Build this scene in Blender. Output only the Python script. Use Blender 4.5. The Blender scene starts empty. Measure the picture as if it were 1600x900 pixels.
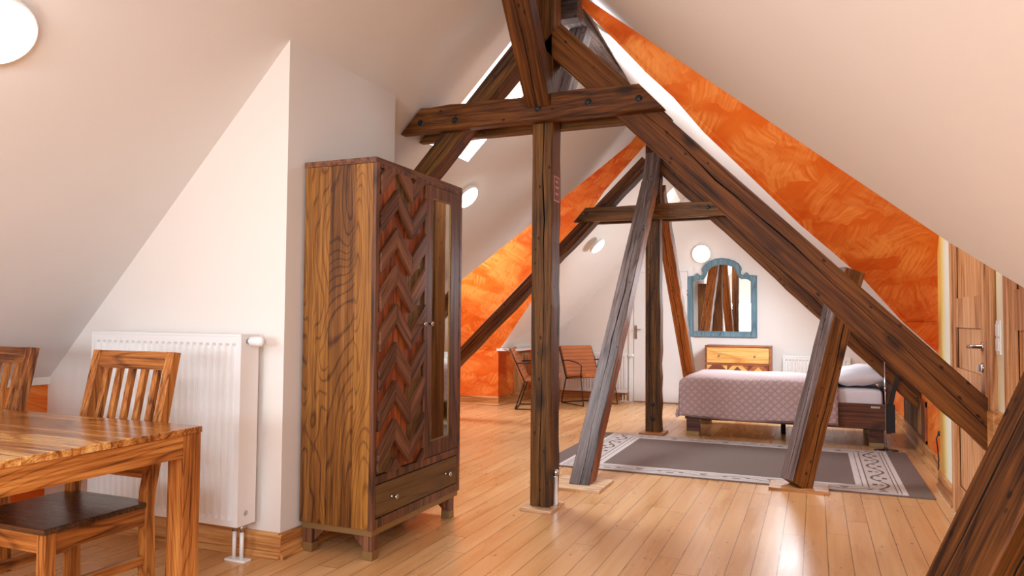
import bpy, bmesh, math, random
from mathutils import Vector, Matrix
from math import sin, cos, pi, radians, sqrt
random.seed(7)
S = 1.22                      # metres per camera height
SC = bpy.context.scene
COL = SC.collection
# ------------------------------------------------------------------ camera
f = 1144.0
pitch, roll, yaw = radians(2.3), radians(.46), radians(22.5)
F = Vector((-sin(yaw)*cos(pitch), cos(yaw)*cos(pitch), sin(pitch)))
R0 = Vector((cos(yaw), sin(yaw), 0)); U0 = R0.cross(F)
Rv = cos(roll)*R0 + sin(roll)*U0; Uv = -sin(roll)*R0 + cos(roll)*U0
cd = bpy.data.cameras.new('camera'); cam = bpy.data.objects.new('camera', cd); COL.objects.link(cam)
m = Matrix((Rv, Uv, -F)).transposed().to_4x4(); m.translation = Vector((0, 0, S)); cam.matrix_world = m
cd.sensor_fit = 'HORIZONTAL'; cd.sensor_width = 36; cd.lens = 36*f/1600; cd.clip_start = .03; cd.clip_end = 200
SC.camera = cam
# ------------------------------------------------------------------ light
SC.view_settings.view_transform = 'Standard'; SC.view_settings.look = 'None'
SC.view_settings.gamma = 1; SC.view_settings.use_curve_mapping = False
SC.view_settings.exposure = 0.3
SC.cycles.max_bounces = 8; SC.cycles.diffuse_bounces = 6; SC.cycles.glossy_bounces = 4
SC.cycles.sample_clamp_indirect = 6
W = bpy.data.worlds.new('world'); SC.world = W; W.use_nodes = True
bg = W.node_tree.nodes['Background']; bg.inputs[0].default_value = (.86, .93, 1, 1); bg.inputs[1].default_value = 1.6

def area(name, loc, look, sx, sy, power, color):
    l = bpy.data.lights.new(name, 'AREA'); l.shape = 'RECTANGLE'; l.size = sx; l.size_y = sy
    l.energy = power; l.color = color
    o = bpy.data.objects.new(name, l); COL.objects.link(o)
    d = Vector(look).normalized()
    o.matrix_world = Matrix.Translation(Vector(loc)) @ d.to_track_quat('-Z', 'Y').to_matrix().to_4x4()
    return o
NL = Vector((1.04, 0, -1)).normalized()      # inward normal of the left roof
NR = Vector((-1.04, 0, -1)).normalized()
DAY = (.80, .91, 1.0)
# window in the gable behind the camera, then added fill lights under the roof
area('daylight_rear_window', (-1.6, -2.92, 1.30), (0, 1, .12), 1.8, .85, 90, (.76, .89, 1))
area('fill_rear_roof_left', (-2.35*S, -.45*S, 1.80*S), NL, 1.1, 1.3, 54, (.74, .88, 1))  # unseen fill light added below the left slope, no roof window there
area('fill_rear_roof_right', (-.15*S, -.45*S, 1.68*S), NR, 1.1, 1.3, 68, (.74, .88, 1))  # same added fill on the right slope, the roof is closed here
area('daylight_roof_window', ((-1.905)*S, 4.158*S, 2.42*S), NL, .60, .74, 55, DAY)
area('fill_far_roof', (-.22*S, 7.4*S, 1.42*S), NR, .8, .5, 52, DAY)  # hidden fill light added to brighten the far room, no roof opening
area('fill_left_wing', (-3.7*S, 6.45*S, 1.95*S), (0.6, .5, -1), .7, .7, 48, DAY)  # added out-of-sight fill inside the left wing, not a window
area('fill_right_wing', (.15*S, 4.0*S, 2.55*S), (-.5, .3, -1), .6, .6, 12, DAY)  # weak fill light added in the right wing, hidden, no window modelled

# ------------------------------------------------------------------ helpers
def tag(o, label=None, cat=None, group=None, kind=None):
    if label: o['label'] = label
    if cat: o['category'] = cat
    if group: o['group'] = group
    if kind: o['kind'] = kind
    return o
def link(name, me, mat=None, parent=None):
    o = bpy.data.objects.new(name, me); COL.objects.link(o)
    if mat:
        for x in (mat if isinstance(mat, (list, tuple)) else [mat]): me.materials.append(x)
    if parent: o.parent = parent
    return o
def thing(name, label, cat, loc=(0, 0, 0), rz=0, group=None):
    o = bpy.data.objects.new(name, None); COL.objects.link(o); o.location = loc; o.rotation_euler = (0, 0, rz)
    o.empty_display_size = .1
    return tag(o, label, cat, group)
def mesh(name, verts, faces, mat=None, parent=None, smooth=False):
    me = bpy.data.meshes.new(name); me.from_pydata([tuple(v) for v in verts], [], faces); me.validate(); me.update()
    if smooth:
        for p in me.polygons: p.use_smooth = True
    return link(name, me, mat, parent)
class MB:
    """collects shapes into one mesh"""
    def __init__(s): s.v = []; s.f = []; s.sm = []; s.mi = []
    def add(s, v, fc, smooth=False, mi=0):
        n = len(s.v); s.v += [tuple(x) for x in v]
        for a in fc: s.f.append([i+n for i in a]); s.sm.append(smooth); s.mi.append(mi)
        return s
    def box(s, x0, x1, y0, y1, z0, z1, mi=0, bev=0, M=None):
        if x0 > x1: x0, x1 = x1, x0
        if y0 > y1: y0, y1 = y1, y0
        if z0 > z1: z0, z1 = z1, z0
        b = min(bev, (x1-x0)*.45, (y1-y0)*.45, (z1-z0)*.45)
        if b <= 0:
            v = [(x, y, z) for z in (z0, z1) for y in (y0, y1) for x in (x0, x1)]
            fc = [(0, 2, 3, 1), (4, 5, 7, 6), (0, 1, 5, 4), (2, 6, 7, 3), (0, 4, 6, 2), (1, 3, 7, 5)]
        else:
            bm = bmesh.new(); bmesh.ops.create_cube(bm, size=1)
            for q in bm.verts: q.co = ((x0+x1)/2+q.co.x*(x1-x0), (y0+y1)/2+q.co.y*(y1-y0), (z0+z1)/2+q.co.z*(z1-z0))
            bmesh.ops.bevel(bm, geom=bm.edges[:], offset=b, segments=2, profile=.6, affect='EDGES')
            bm.verts.index_update(); v = [q.co.copy() for q in bm.verts]; fc = [[q.index for q in g.verts] for g in bm.faces]; bm.free()
        if M: v = [M @ Vector(q) for q in v]
        return s.add(v, fc, False, mi)
    def prism(s, pts, d0, d1, axis='y', mi=0):
        """polygon pts (a,b) extruded on an axis: y -> (a,d,b), x -> (d,a,b), z -> (a,b,d)"""
        def mk(a, b, d): return {'y': (a, d, b), 'x': (d, a, b), 'z': (a, b, d)}[axis]
        n = len(pts); v = [mk(a, b, d0) for a, b in pts]+[mk(a, b, d1) for a, b in pts]
        fc = [list(range(n)), list(range(2*n-1, n-1, -1))]+[[i, i+n, (i+1) % n+n, (i+1) % n] for i in range(n)]
        return s.add(v, fc, False, mi)
    def tube(s, pts, r, n=10, mi=0, closed=False, cap=True):
        P = [Vector(p) for p in pts]; k = len(P); rs = r if isinstance(r, (list, tuple)) else [r]*k
        T = []
        for i in range(k):
            a = P[(i-1) % k] if (closed or i > 0) else P[i]; b = P[(i+1) % k] if (closed or i < k-1) else P[i]
            T.append((b-a).normalized())
        up = Vector((0, 0, 1)) if abs(T[0].z) < .9 else Vector((1, 0, 0))
        x = T[0].cross(up).normalized(); v = []
        for i in range(k):
            x = (x-T[i]*x.dot(T[i])).normalized(); y = T[i].cross(x)
            for j in range(n):
                a = 2*pi*j/n; v.append(P[i]+(x*cos(a)+y*sin(a))*rs[i])
        fc = []
        for i in range(k if closed else k-1):
            for j in range(n):
                a = i*n+j; b = i*n+(j+1) % n; c = ((i+1) % k)*n+(j+1) % n; d = ((i+1) % k)*n+j
                fc.append([a, b, c, d])
        s.add(v, fc, True, mi)
        if cap and not closed:
            n0 = len(s.v)-len(v)
            s.f.append([n0+j for j in range(n-1, -1, -1)]); s.sm.append(False); s.mi.append(mi)
            s.f.append([n0+(k-1)*n+j for j in range(n)]); s.sm.append(False); s.mi.append(mi)
        return s
    def lathe(s, prof, M=None, n=24, mi=0, sm=True):
        """profile (r,z) spun about z"""
        M = M or Matrix.Identity(4); v = []; fc = []
        for r, z in prof:
            for j in range(n): v.append(M @ Vector((r*cos(2*pi*j/n), r*sin(2*pi*j/n), z)))
        k = len(prof)
        for i in range(k-1):
            for j in range(n): fc.append([i*n+j, i*n+(j+1) % n, (i+1)*n+(j+1) % n, (i+1)*n+j])
        s.add(v, fc, sm, mi)
        n0 = len(s.v)-len(v)
        if prof[0][0] > 1e-5: s.f.append([n0+j for j in range(n-1, -1, -1)]); s.sm.append(False); s.mi.append(mi)
        if prof[-1][0] > 1e-5: s.f.append([n0+(k-1)*n+j for j in range(n)]); s.sm.append(False); s.mi.append(mi)
        return s
    def build(s, name, mat, parent=None):
        me = bpy.data.meshes.new(name); me.from_pydata(s.v, [], s.f)
        for p, a, i in zip(me.polygons, s.sm, s.mi): p.use_smooth = a; p.material_index = i
        me.update()
        return link(name, me, mat, parent)
def K(*p): return Vector(p)*S

# ------------------------------------------------------------------ materials
def srgb(r, g, b):
    def c(u):
        u /= 255; return u/12.92 if u <= .04045 else ((u+.055)/1.055)**2.4
    return (c(r), c(g), c(b), 1)
class NT:
    def __init__(s, name):
        s.m = bpy.data.materials.new(name); s.m.use_nodes = True; s.t = s.m.node_tree
        s.p = s.t.nodes['Principled BSDF']
    def n(s, typ, **k):
        q = s.t.nodes.new(typ)
        for a, b in k.items():
            if a.startswith('i_'): pass
            else: setattr(q, a, b)
        return q
    def l(s, a, b): s.t.links.new(a, b)
    def math(s, op, a, b=None, c=None, clamp=False):
        q = s.t.nodes.new('ShaderNodeMath'); q.operation = op; q.use_clamp = clamp
        for i, x in enumerate((a, b, c)):
            if x is None: continue
            if isinstance(x, (int, float)): q.inputs[i].default_value = x
            else: s.l(x, q.inputs[i])
        return q.outputs[0]
    def noise(s, vec, scale, detail=4, rough=.55, dist=0):
        q = s.n('ShaderNodeTexNoise'); q.inputs['Scale'].default_value = scale; q.inputs['Detail'].default_value = detail
        q.inputs['Roughness'].default_value = rough; q.inputs['Distortion'].default_value = dist
        if vec is not None: s.l(vec, q.inputs['Vector'])
        return q.outputs['Fac']
    def ramp(s, fac, stops, interp='LINEAR'):
        q = s.n('ShaderNodeValToRGB'); q.color_ramp.interpolation = interp
        e = q.color_ramp.elements
        while len(e) < len(stops): e.new(.5)
        for a, (pos, c) in zip(e, stops): a.position = pos; a.color = c if len(c) == 4 else (*c, 1)
        s.l(fac, q.inputs[0]); return q.outputs[0]
    def mix(s, fac, a, b, mode='MIX'):
        q = s.n('ShaderNodeMix', data_type='RGBA', blend_type=mode)
        for i, x in ((0, fac), (6, a), (7, b)):
            if isinstance(x, (int, float)): q.inputs[i].default_value = x
            elif isinstance(x, tuple): q.inputs[i].default_value = x
            else: s.l(x, q.inputs[i])
        return q.outputs[2]
    def mapping(s, scale=(1, 1, 1), rnd=0, vec=None):
        if vec is None: vec = s.n('ShaderNodeTexCoord').outputs['Object']
        if rnd:
            oi = s.n('ShaderNodeObjectInfo'); a = s.math('MULTIPLY', oi.outputs['Random'], rnd)
            c = s.n('ShaderNodeCombineXYZ')
            for i in range(3): s.l(a, c.inputs[i])
            v = s.n('ShaderNodeVectorMath', operation='ADD'); s.l(vec, v.inputs[0]); s.l(c.outputs[0], v.inputs[1]); vec = v.outputs[0]
        q = s.n('ShaderNodeMapping'); q.inputs['Scale'].default_value = scale; s.l(vec, q.inputs[0]); return q.outputs[0]
    def bump(s, h, strength=.2, dist=.01):
        q = s.n('ShaderNodeBump'); q.inputs['Strength'].default_value = strength; q.inputs['Distance'].default_value = dist
        s.l(h, q.inputs['Height']); s.l(q.outputs[0], s.p.inputs['Normal'])
    def done(s, col=None, rough=.5, metal=0, spec=None, coat=0, coatr=.1):
        if col is not None:
            if isinstance(col, tuple): s.p.inputs['Base Color'].default_value = col
            else: s.l(col, s.p.inputs['Base Color'])
        if isinstance(rough, (int, float)): s.p.inputs['Roughness'].default_value = rough
        else: s.l(rough, s.p.inputs['Roughness'])
        s.p.inputs['Metallic'].default_value = metal
        if spec is not None: s.p.inputs['Specular IOR Level'].default_value = spec
        if coat: s.p.inputs['Coat Weight'].default_value = coat; s.p.inputs['Coat Roughness'].default_value = coatr
        return s.m

def wood(name, dark, mid, light, axis='x', ring=9., stretch=.09, rough=.45, knots=.5, spec=.4, bump=.25, contrast=1., fine=130., plank=None, coat=0, rot=None, ringk=1., holes=0):
    t = NT(name)
    sc = {'x': (stretch, 1, 1), 'y': (1, stretch, 1), 'z': (1, 1, stretch)}[axis]
    src = t.n('ShaderNodeTexCoord').outputs['Object']
    if rot:
        mr = t.n('ShaderNodeMapping'); mr.inputs['Rotation'].default_value = rot; t.l(src, mr.inputs[0]); src = mr.outputs[0]
    if plank:
        ax, w = plank
        sp = t.n('ShaderNodeSeparateXYZ'); t.l(src, sp.inputs[0])
        idx = t.math('FLOOR', t.math('DIVIDE', sp.outputs['xyz'.index(ax)], w))
        wn = t.n('ShaderNodeTexWhiteNoise', noise_dimensions='1D'); t.l(idx, wn.inputs['W'])
        cb = t.n('ShaderNodeCombineXYZ')
        for i in range(3): t.l(t.math('MULTIPLY', wn.outputs['Value'], 9.), cb.inputs[i])
        va = t.n('ShaderNodeVectorMath', operation='ADD'); t.l(src, va.inputs[0]); t.l(cb.outputs[0], va.inputs[1]); vec0 = va.outputs[0]
    else: vec0 = src
    v = t.mapping(sc, 7., vec0)
    big = t.noise(v, 2.2, 3, .5, .3)
    rings = t.math('FRACT', t.math('MULTIPLY', t.noise(v, ring*.2, 2, .4, .5), ring*2.2))
    rings = t.math('ABSOLUTE', t.math('SUBTRACT', rings, .5))
    sf = {'x': (fine*.03, fine, fine), 'y': (fine, fine*.03, fine), 'z': (fine, fine, fine*.03)}[axis]
    fib = t.noise(t.mapping(sf, 3., vec0), 1., 3, .7)
    sm = {'x': (fine*.012, fine*.28, fine*.28), 'y': (fine*.28, fine*.012, fine*.28), 'z': (fine*.28, fine*.28, fine*.012)}[axis]
    med = t.noise(t.mapping(sm, 5., vec0), 1., 3, .6)
    rl_ = t.math('MULTIPLY', t.math('SUBTRACT', .16, rings), 6., clamp=True)
    fac = t.math('ADD', t.math('MULTIPLY', rl_, -.26*ringk), t.math('MULTIPLY', t.math('SUBTRACT', big, .5), .9*contrast))
    fac = t.math('ADD', fac, t.math('MULTIPLY', t.math('SUBTRACT', fib, .5), .8))
    fac = t.math('ADD', t.math('ADD', fac, .55), t.math('MULTIPLY', t.math('SUBTRACT', med, .5), 1.1*contrast))
    if plank: fac = t.math('ADD', fac, t.math('MULTIPLY', t.math('SUBTRACT', wn.outputs['Value'], .5), .28))
    fac = t.math('SUBTRACT', fac, .03)
    col = t.ramp(fac, [(.18, dark), (.5, mid), (.84, light)])
    if knots:
        vo = t.n('ShaderNodeTexVoronoi'); vo.inputs['Scale'].default_value = 5.
        ks = {'x': (.45, 1, 1), 'y': (1, .45, 1), 'z': (1, 1, .45)}[axis]
        t.l(t.mapping(ks, 5., vec0), vo.inputs['Vector'])
        k = t.ramp(vo.outputs['Distance'], [(.05, (1, 1, 1)), (.2, (0, 0, 0))])
        col = t.mix(t.math('MULTIPLY', k, knots), col, tuple(x*.35 for x in dark[:3])+(1,))
    if holes:
        vh = t.n('ShaderNodeTexVoronoi'); vh.inputs['Scale'].default_value = 17.
        t.l(t.mapping((.6, 1, 1), 4., vec0), vh.inputs['Vector'])
        kh = t.ramp(vh.outputs['Distance'], [(.10, (1, 1, 1)), (.16, (0, 0, 0))])
        col = t.mix(t.math('MULTIPLY', kh, holes), col, tuple(x*.25 for x in dark[:3])+(1,))
    t.bump(t.math('ADD', fib, t.math('MULTIPLY', rings, .6)), bump, .004)
    rg = t.math('ADD', t.math('MULTIPLY', fib, .18), rough-.09)
    return t.done(col, rg, 0, spec, coat, .15)

def plain(name, col, rough=.5, metal=0, spec=.5, var=0):
    t = NT(name)
    if var:
        n = t.noise(t.mapping((1, 1, 1), 3.), 3, 4)
        c = t.mix(n, tuple(x*(1-var) for x in col[:3])+(1,), tuple(min(1, x*(1+var)) for x in col[:3])+(1,))
        return t.done(c, rough, metal, spec)
    return t.done(col, rough, metal, spec)

def plaster(name, col, var=.03):
    t = NT(name); v = t.mapping((1, 1, 1))
    n = t.noise(v, 1.3, 3)
    c = t.mix(n, tuple(x*(1-var) for x in col[:3])+(1,), tuple(min(1, x*(1+var)) for x in col[:3])+(1,))
    t.bump(t.noise(v, 55, 5, .6), .06, .004)
    return t.done(c, .75, 0, .25)

M = {}
M['white'] = plaster('white_plaster', srgb(236, 229, 222))
M['ivory'] = plaster('warm_white_plaster', srgb(226, 223, 220))
M['white_band'] = plain('white_paint', srgb(236, 232, 226), .5)

def orange():
    t = NT('orange_brushed_paint'); src = t.n('ShaderNodeTexCoord').outputs['Object']
    sp = t.n('ShaderNodeSeparateXYZ'); t.l(src, sp.inputs[0])
    u = t.math('ADD', sp.outputs[0], t.math('MULTIPLY', sp.outputs[1], .35)); v = t.math('MULTIPLY', t.math('ADD', sp.outputs[2], t.math('MULTIPLY', sp.outputs[1], .3)), 1.2)
    cb = t.n('ShaderNodeCombineXYZ'); t.l(u, cb.inputs[0]); t.l(v, cb.inputs[1])
    base = t.noise(cb.outputs[0], 2.2, 3, .5)
    c = t.ramp(base, [(.3, srgb(216, 88, 12)), (.52, srgb(228, 106, 22)), (.75, srgb(236, 126, 38))])
    wob = t.n('ShaderNodeTexNoise'); wob.inputs['Scale'].default_value = 7; t.l(cb.outputs[0], wob.inputs['Vector'])
    va = t.n('ShaderNodeVectorMath', operation='MULTIPLY_ADD'); t.l(wob.outputs['Color'], va.inputs[0]); va.inputs[1].default_value = (.07, .07, .07); t.l(cb.outputs[0], va.inputs[2])
    s2 = t.n('ShaderNodeSeparateXYZ'); t.l(va.outputs[0], s2.inputs[0]); U_, V_ = s2.outputs[0], s2.outputs[1]
    for sc, off, rot in ((4.2, 0., .5), (5.6, 3.7, -.8), (7.5, 9.1, 1.3), (6.3, 5.2, 2.1)):
        mp = t.n('ShaderNodeMapping'); mp.inputs['Location'].default_value = (off, off, 0); mp.inputs['Rotation'].default_value = (0, 0, rot); mp.inputs['Scale'].default_value = (.62, 1.25, 1); t.l(va.outputs[0], mp.inputs[0])
        vo = t.n('ShaderNodeTexVoronoi', voronoi_dimensions='2D', distance='CHEBYCHEV'); vo.inputs['Scale'].default_value = sc; t.l(mp.outputs[0], vo.inputs['Vector'])
        cs = t.n('ShaderNodeSeparateColor'); t.l(vo.outputs['Color'], cs.inputs[0])
        an = t.math('ADD', t.math('MULTIPLY', t.math('SUBTRACT', cs.outputs[2], .5), .9), -rot)
        ca, sa = t.math('COSINE', an), t.math('SINE', an)
        u2 = t.math('ADD', t.math('MULTIPLY', U_, ca), t.math('MULTIPLY', V_, sa)); v2 = t.math('SUBTRACT', t.math('MULTIPLY', V_, ca), t.math('MULTIPLY', U_, sa))
        c2 = t.n('ShaderNodeCombineXYZ'); t.l(t.math('MULTIPLY', u2, 3.5), c2.inputs[0]); t.l(t.math('MULTIPLY', v2, 42.), c2.inputs[1])
        br = t.noise(c2.outputs[0], 1, 2, .5)
        edge = t.math('MULTIPLY', t.math('SUBTRACT', .62, vo.outputs['Distance']), 4., clamp=True)
        k = t.math('MULTIPLY', t.math('MULTIPLY', t.math('SUBTRACT', cs.outputs[0], .5), 2.2, clamp=True), t.math('MULTIPLY', t.math('SUBTRACT', br, .33), 3.4, clamp=True))
        c = t.mix(t.math('MULTIPLY', t.math('MULTIPLY', k, edge), .95), c, srgb(246, 152, 70))
        k2 = t.math('MULTIPLY', t.math('MULTIPLY', t.math('SUBTRACT', cs.outputs[1], .66), 2., clamp=True), t.math('MULTIPLY', t.math('SUBTRACT', br, .35), 3., clamp=True))
        c = t.mix(t.math('MULTIPLY', k2, .7), c, srgb(206, 76, 8))
    return t.done(c, .6, 0, .3)
M['orange'] = orange()

def yellow_wall():
    t = NT('yellow_and_cream_paint'); src = t.n('ShaderNodeTexCoord').outputs['Object']
    sp = t.n('ShaderNodeSeparateXYZ'); t.l(src, sp.inputs[0])
    n = t.noise(src, 2.5, 2)
    y = t.math('ADD', sp.outputs[1], t.math('MULTIPLY', t.math('SUBTRACT', n, .5), .14))
    u = t.math('DIVIDE', t.math('SUBTRACT', y, 3.6), 3.0)       # y from 3.6 to 6.6 m
    c = t.ramp(u, [(.10, srgb(240, 222, 150)), (.22, srgb(240, 234, 205)), (.30, srgb(238, 222, 150)), (.66, srgb(240, 240, 214)), (.75, srgb(236, 238, 222)), (.80, srgb(240, 222, 140)), (.84, srgb(238, 190, 92))])
    return t.done(c, .65, 0, .3)
M['yellow'] = yellow_wall()

def floor_mat():
    t = NT('pine_floor_boards'); src = t.n('ShaderNodeTexCoord').outputs['Object']
    sp = t.n('ShaderNodeSeparateXYZ'); t.l(src, sp.inputs[0])
    w = .1154
    bx = t.math('DIVIDE', t.math('ADD', sp.outputs[0], .065), w); idx = t.math('FLOOR', bx); fx = t.math('FRACT', bx)
    wn = t.n('ShaderNodeTexWhiteNoise', noise_dimensions='1D'); t.l(idx, wn.inputs['W'])
    by = t.math('DIVIDE', t.math('ADD', sp.outputs[1], t.math('MULTIPLY', wn.outputs['Value'], 7.3)), 1.9); iy = t.math('FLOOR', by); fy = t.math('FRACT', by)
    cb = t.n('ShaderNodeCombineXYZ'); t.l(idx, cb.inputs[0]); t.l(iy, cb.inputs[1])
    w2 = t.n('ShaderNodeTexWhiteNoise', noise_dimensions='2D'); t.l(cb.outputs[0], w2.inputs['Vector'])
    vs = t.n('ShaderNodeVectorMath', operation='MULTIPLY_ADD'); t.l(w2.outputs['Color'], vs.inputs[0]); vs.inputs[1].default_value = (7, 7, 7); t.l(src, vs.inputs[2])
    v = vs.outputs[0]
    g = t.noise(t.mapping((26, 1.1, 1), 0, v), 1, 4, .6, .5)
    g2 = t.noise(t.mapping((5, .8, 1), 0, v), 1.4, 2)
    fac = t.math('ADD', t.math('MULTIPLY', g, .5), t.math('MULTIPLY', g2, .5))
    c = t.ramp(fac, [(.3, srgb(196, 138, 84)), (.5, srgb(217, 166, 112)), (.7, srgb(228, 184, 134))])
    c = t.mix(t.math('MULTIPLY', w2.outputs['Value'], .40), c, srgb(194, 132, 76))
    vo = t.n('ShaderNodeTexVoronoi'); vo.inputs['Scale'].default_value = 1.; t.l(t.mapping((13, 6.5, 1), 0, v), vo.inputs['Vector'])
    sc2 = t.n('ShaderNodeSeparateColor'); t.l(vo.outputs['Color'], sc2.inputs[0])
    thr = t.math('MULTIPLY', t.math('GREATER_THAN', sc2.outputs[0], .55), .11)
    k = t.math('MULTIPLY', t.math('SUBTRACT', thr, vo.outputs['Distance']), 22., clamp=True)
    c = t.mix(t.math('MULTIPLY', k, .75), c, srgb(112, 62, 30))
    ex = t.math('MINIMUM', fx, t.math('SUBTRACT', 1., fx))
    seam = t.math('LESS_THAN', ex, .017)
    ey = t.math('MINIMUM', fy, t.math('SUBTRACT', 1., fy))
    seam = t.math('MAXIMUM', seam, t.math('LESS_THAN', ey, .0012))
    c = t.mix(t.math('MULTIPLY', seam, .8), c, srgb(92, 50, 24))
    t.bump(t.math('SUBTRACT', t.math('MULTIPLY', g, .15), seam), .25, .003)
    rg = t.math('ADD', t.math('MULTIPLY', g2, .18), .20)
    return t.done(c, rg, 0, .5)
M['floor'] = floor_mat()

M['timber'] = wood('old_brown_timber', srgb(42, 20, 6), srgb(96, 54, 18), srgb(138, 84, 32), 'x', 10, .07, .5, .85, .25, .5, holes=.8, ringk=.7)
M['timber_olive'] = wood('olive_brown_timber', srgb(48, 27, 8), srgb(102, 65, 23), srgb(142, 96, 42), 'x', 10, .07, .48, .85, .28, .5, holes=.8, ringk=.7)
M['timber_grey'] = wood('grey_and_sky_sheen_timber', srgb(50, 36, 31), srgb(100, 84, 79), srgb(140, 122, 117), 'x', 12, .06, .48, .9, .35, .6, holes=.8, ringk=.7)  # plain grey wood; skylight sheen on varnish painted in for brace and post faces
M['timber_orange'] = wood('orange_brown_timber', srgb(84, 42, 14), srgb(150, 84, 32), srgb(192, 122, 58), 'x', 10, .07, .48, .85, .3, .5, holes=.8, ringk=.7)
M['timber_warm'] = wood('warm_brown_timber', srgb(58, 30, 12), srgb(112, 66, 28), srgb(154, 100, 48), 'x', 10, .07, .48, .85, .28, .5, holes=.8, ringk=.7)
M['crack'] = plain('timber_crack', srgb(16, 9, 5), .9)
M['pine'] = wood('pine_trim', srgb(148, 92, 46), srgb(204, 144, 84), srgb(226, 176, 118), 'y', 9, .1, .4, .5, .4, .15)
M['pine_x'] = wood('pine_trim_cross', srgb(148, 92, 46), srgb(204, 144, 84), srgb(226, 176, 118), 'x', 9, .1, .4, .5, .4, .15)
M['pine_z'] = wood('pine_door_wood', srgb(150, 92, 50), srgb(205, 148, 96), srgb(228, 182, 134), 'z', 9, .09, .42, .6, .4, .15)
M['pine_light'] = wood('pale_pine', srgb(190, 145, 105), srgb(226, 190, 152), srgb(238, 210, 178), 'x', 9, .1, .4, .4, .4, .15)
AC = (srgb(84, 40, 13), srgb(158, 92, 38), srgb(200, 134, 68))
for ax in 'xyz': M['acacia_'+ax] = wood('acacia_'+ax, *AC, ax, 13, .16, .3, .35, .5, .15, 1.1)
M['table_top'] = wood('acacia_planked_top', srgb(104, 52, 18), srgb(182, 116, 52), srgb(232, 190, 120), 'x', 11, .16, .22, .3, .55, .1, .8, 130, ('y', .105), .3)
M['seat'] = wood('dark_stained_seat', srgb(40, 22, 12), srgb(66, 42, 26), srgb(92, 62, 40), 'x', 10, .15, .28, .2, .5, .12, .6, 130, ('y', .1), .2)
M['ward_side'] = wood('golden_brown_veneer', srgb(66, 34, 10), srgb(126, 78, 28), srgb(172, 118, 50), 'z', 15, .2, .38, .3, .45, .15, .75, 130, ('x', .16))
WF = (srgb(58, 32, 20), srgb(110, 70, 48), srgb(146, 100, 72))
for ax in 'xyz': M['walnut_'+ax] = wood('walnut_'+ax, *WF, ax, 10, .12, .4, .3, .4, .25)
M['walnut_up'] = wood('walnut_slat_rising', *WF, 'y', 10, .12, .4, .3, .4, .25, rot=(-.76, 0, 0))
M['walnut_dn'] = wood('walnut_slat_falling', *WF, 'y', 10, .12, .4, .3, .4, .25, rot=(.76, 0, 0))
M['walnut_red'] = wood('reddish_walnut', srgb(74, 30, 10), srgb(134, 68, 32), srgb(176, 98, 50), 'z', 10, .12, .4, .2, .4, .25)
M['walnut_olive'] = wood('olive_walnut', srgb(66, 48, 24), srgb(108, 84, 50), srgb(140, 112, 70), 'z', 10, .12, .4, .2, .4, .25)
M['drawer_olive'] = wood('olive_brown_drawer', srgb(74, 50, 24), srgb(104, 76, 42), srgb(124, 94, 56), 'y', 8, .2, .42, 0, .4, .08, .6)
M['brass'] = plain('aged_brass', srgb(150, 122, 78), .45, .6, .5, .15)
M['silver'] = plain('silver_knob', srgb(190, 184, 176), .25, 1)
M['chrome'] = plain('chrome', srgb(205, 205, 208), .18, 1)
M['black'] = plain('black_metal', srgb(30, 27, 26), .4, .3)
M['dark_void'] = plain('dark_gap', srgb(14, 9, 6), .9)
M['enamel'] = plain('white_enamel', srgb(238, 236, 234), .3, 0, .5)
M['plastic'] = plain('white_plastic', srgb(240, 240, 238), .35, 0, .5)
M['grey_plastic'] = plain('grey_plastic', srgb(180, 180, 182), .4)
M['mirror'] = plain('mirror_glass', (.86, .86, .84, 1), .01, 1)
M['antique_mirror'] = plain('tinted_mirror_glass', (.66, .62, .52, 1), .03, 1)
M['blue_frame'] = wood('blue_painted_wood', srgb(78, 104, 116), srgb(108, 138, 150), srgb(128, 158, 168), 'z', 8, .1, .5, .2, .35, .2, .8)
M['cotton'] = plain('white_cotton', srgb(236, 234, 240), .85, 0, .2)
M['leather'] = plain('tan_leather', srgb(188, 108, 56), .42, 0, .45, .18)
M['leather_dark'] = plain('brown_leather_back', srgb(128, 62, 34), .45, 0, .4, .18)
M['red_tag'] = plain('dull_red_label', srgb(122, 52, 50), .5)
M['tag_edge'] = plain('pale_label_print', srgb(190, 140, 130), .5)
M['bed_wood'] = wood('bed_walnut_wood', srgb(58, 28, 14), srgb(104, 56, 30), srgb(140, 82, 46), 'x', 9, .12, .4, .35, .4, .15)
M['chest_light'] = wood('light_drawer_wood', srgb(196, 130, 60), srgb(224, 168, 92), srgb(238, 192, 124), 'x', 8, .15, .4, .2, .4, .1)
M['chest_mid'] = wood('reddish_drawer_wood', srgb(112, 54, 26), srgb(166, 92, 50), srgb(190, 116, 66), 'x', 8, .15, .4, .2, .4, .1)
M['chest_dark'] = wood('dark_drawer_wood', srgb(60, 26, 16), srgb(106, 52, 36), srgb(130, 70, 50), 'x', 8, .15, .4, .2, .4, .1)
def emis(name, col, st):
    t = NT(name); t.p.inputs['Emission Color'].default_value = col; t.p.inputs['Emission Strength'].default_value = st
    return t.done((.9, .9, .9, 1), .4)
M['lamp'] = emis('lit_lamp_glass', (1, .96, .90, 1), 9.)
M['sky_glass'] = emis('bright_sky_pane', (.90, .95, 1, 1), 1.3)

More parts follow.
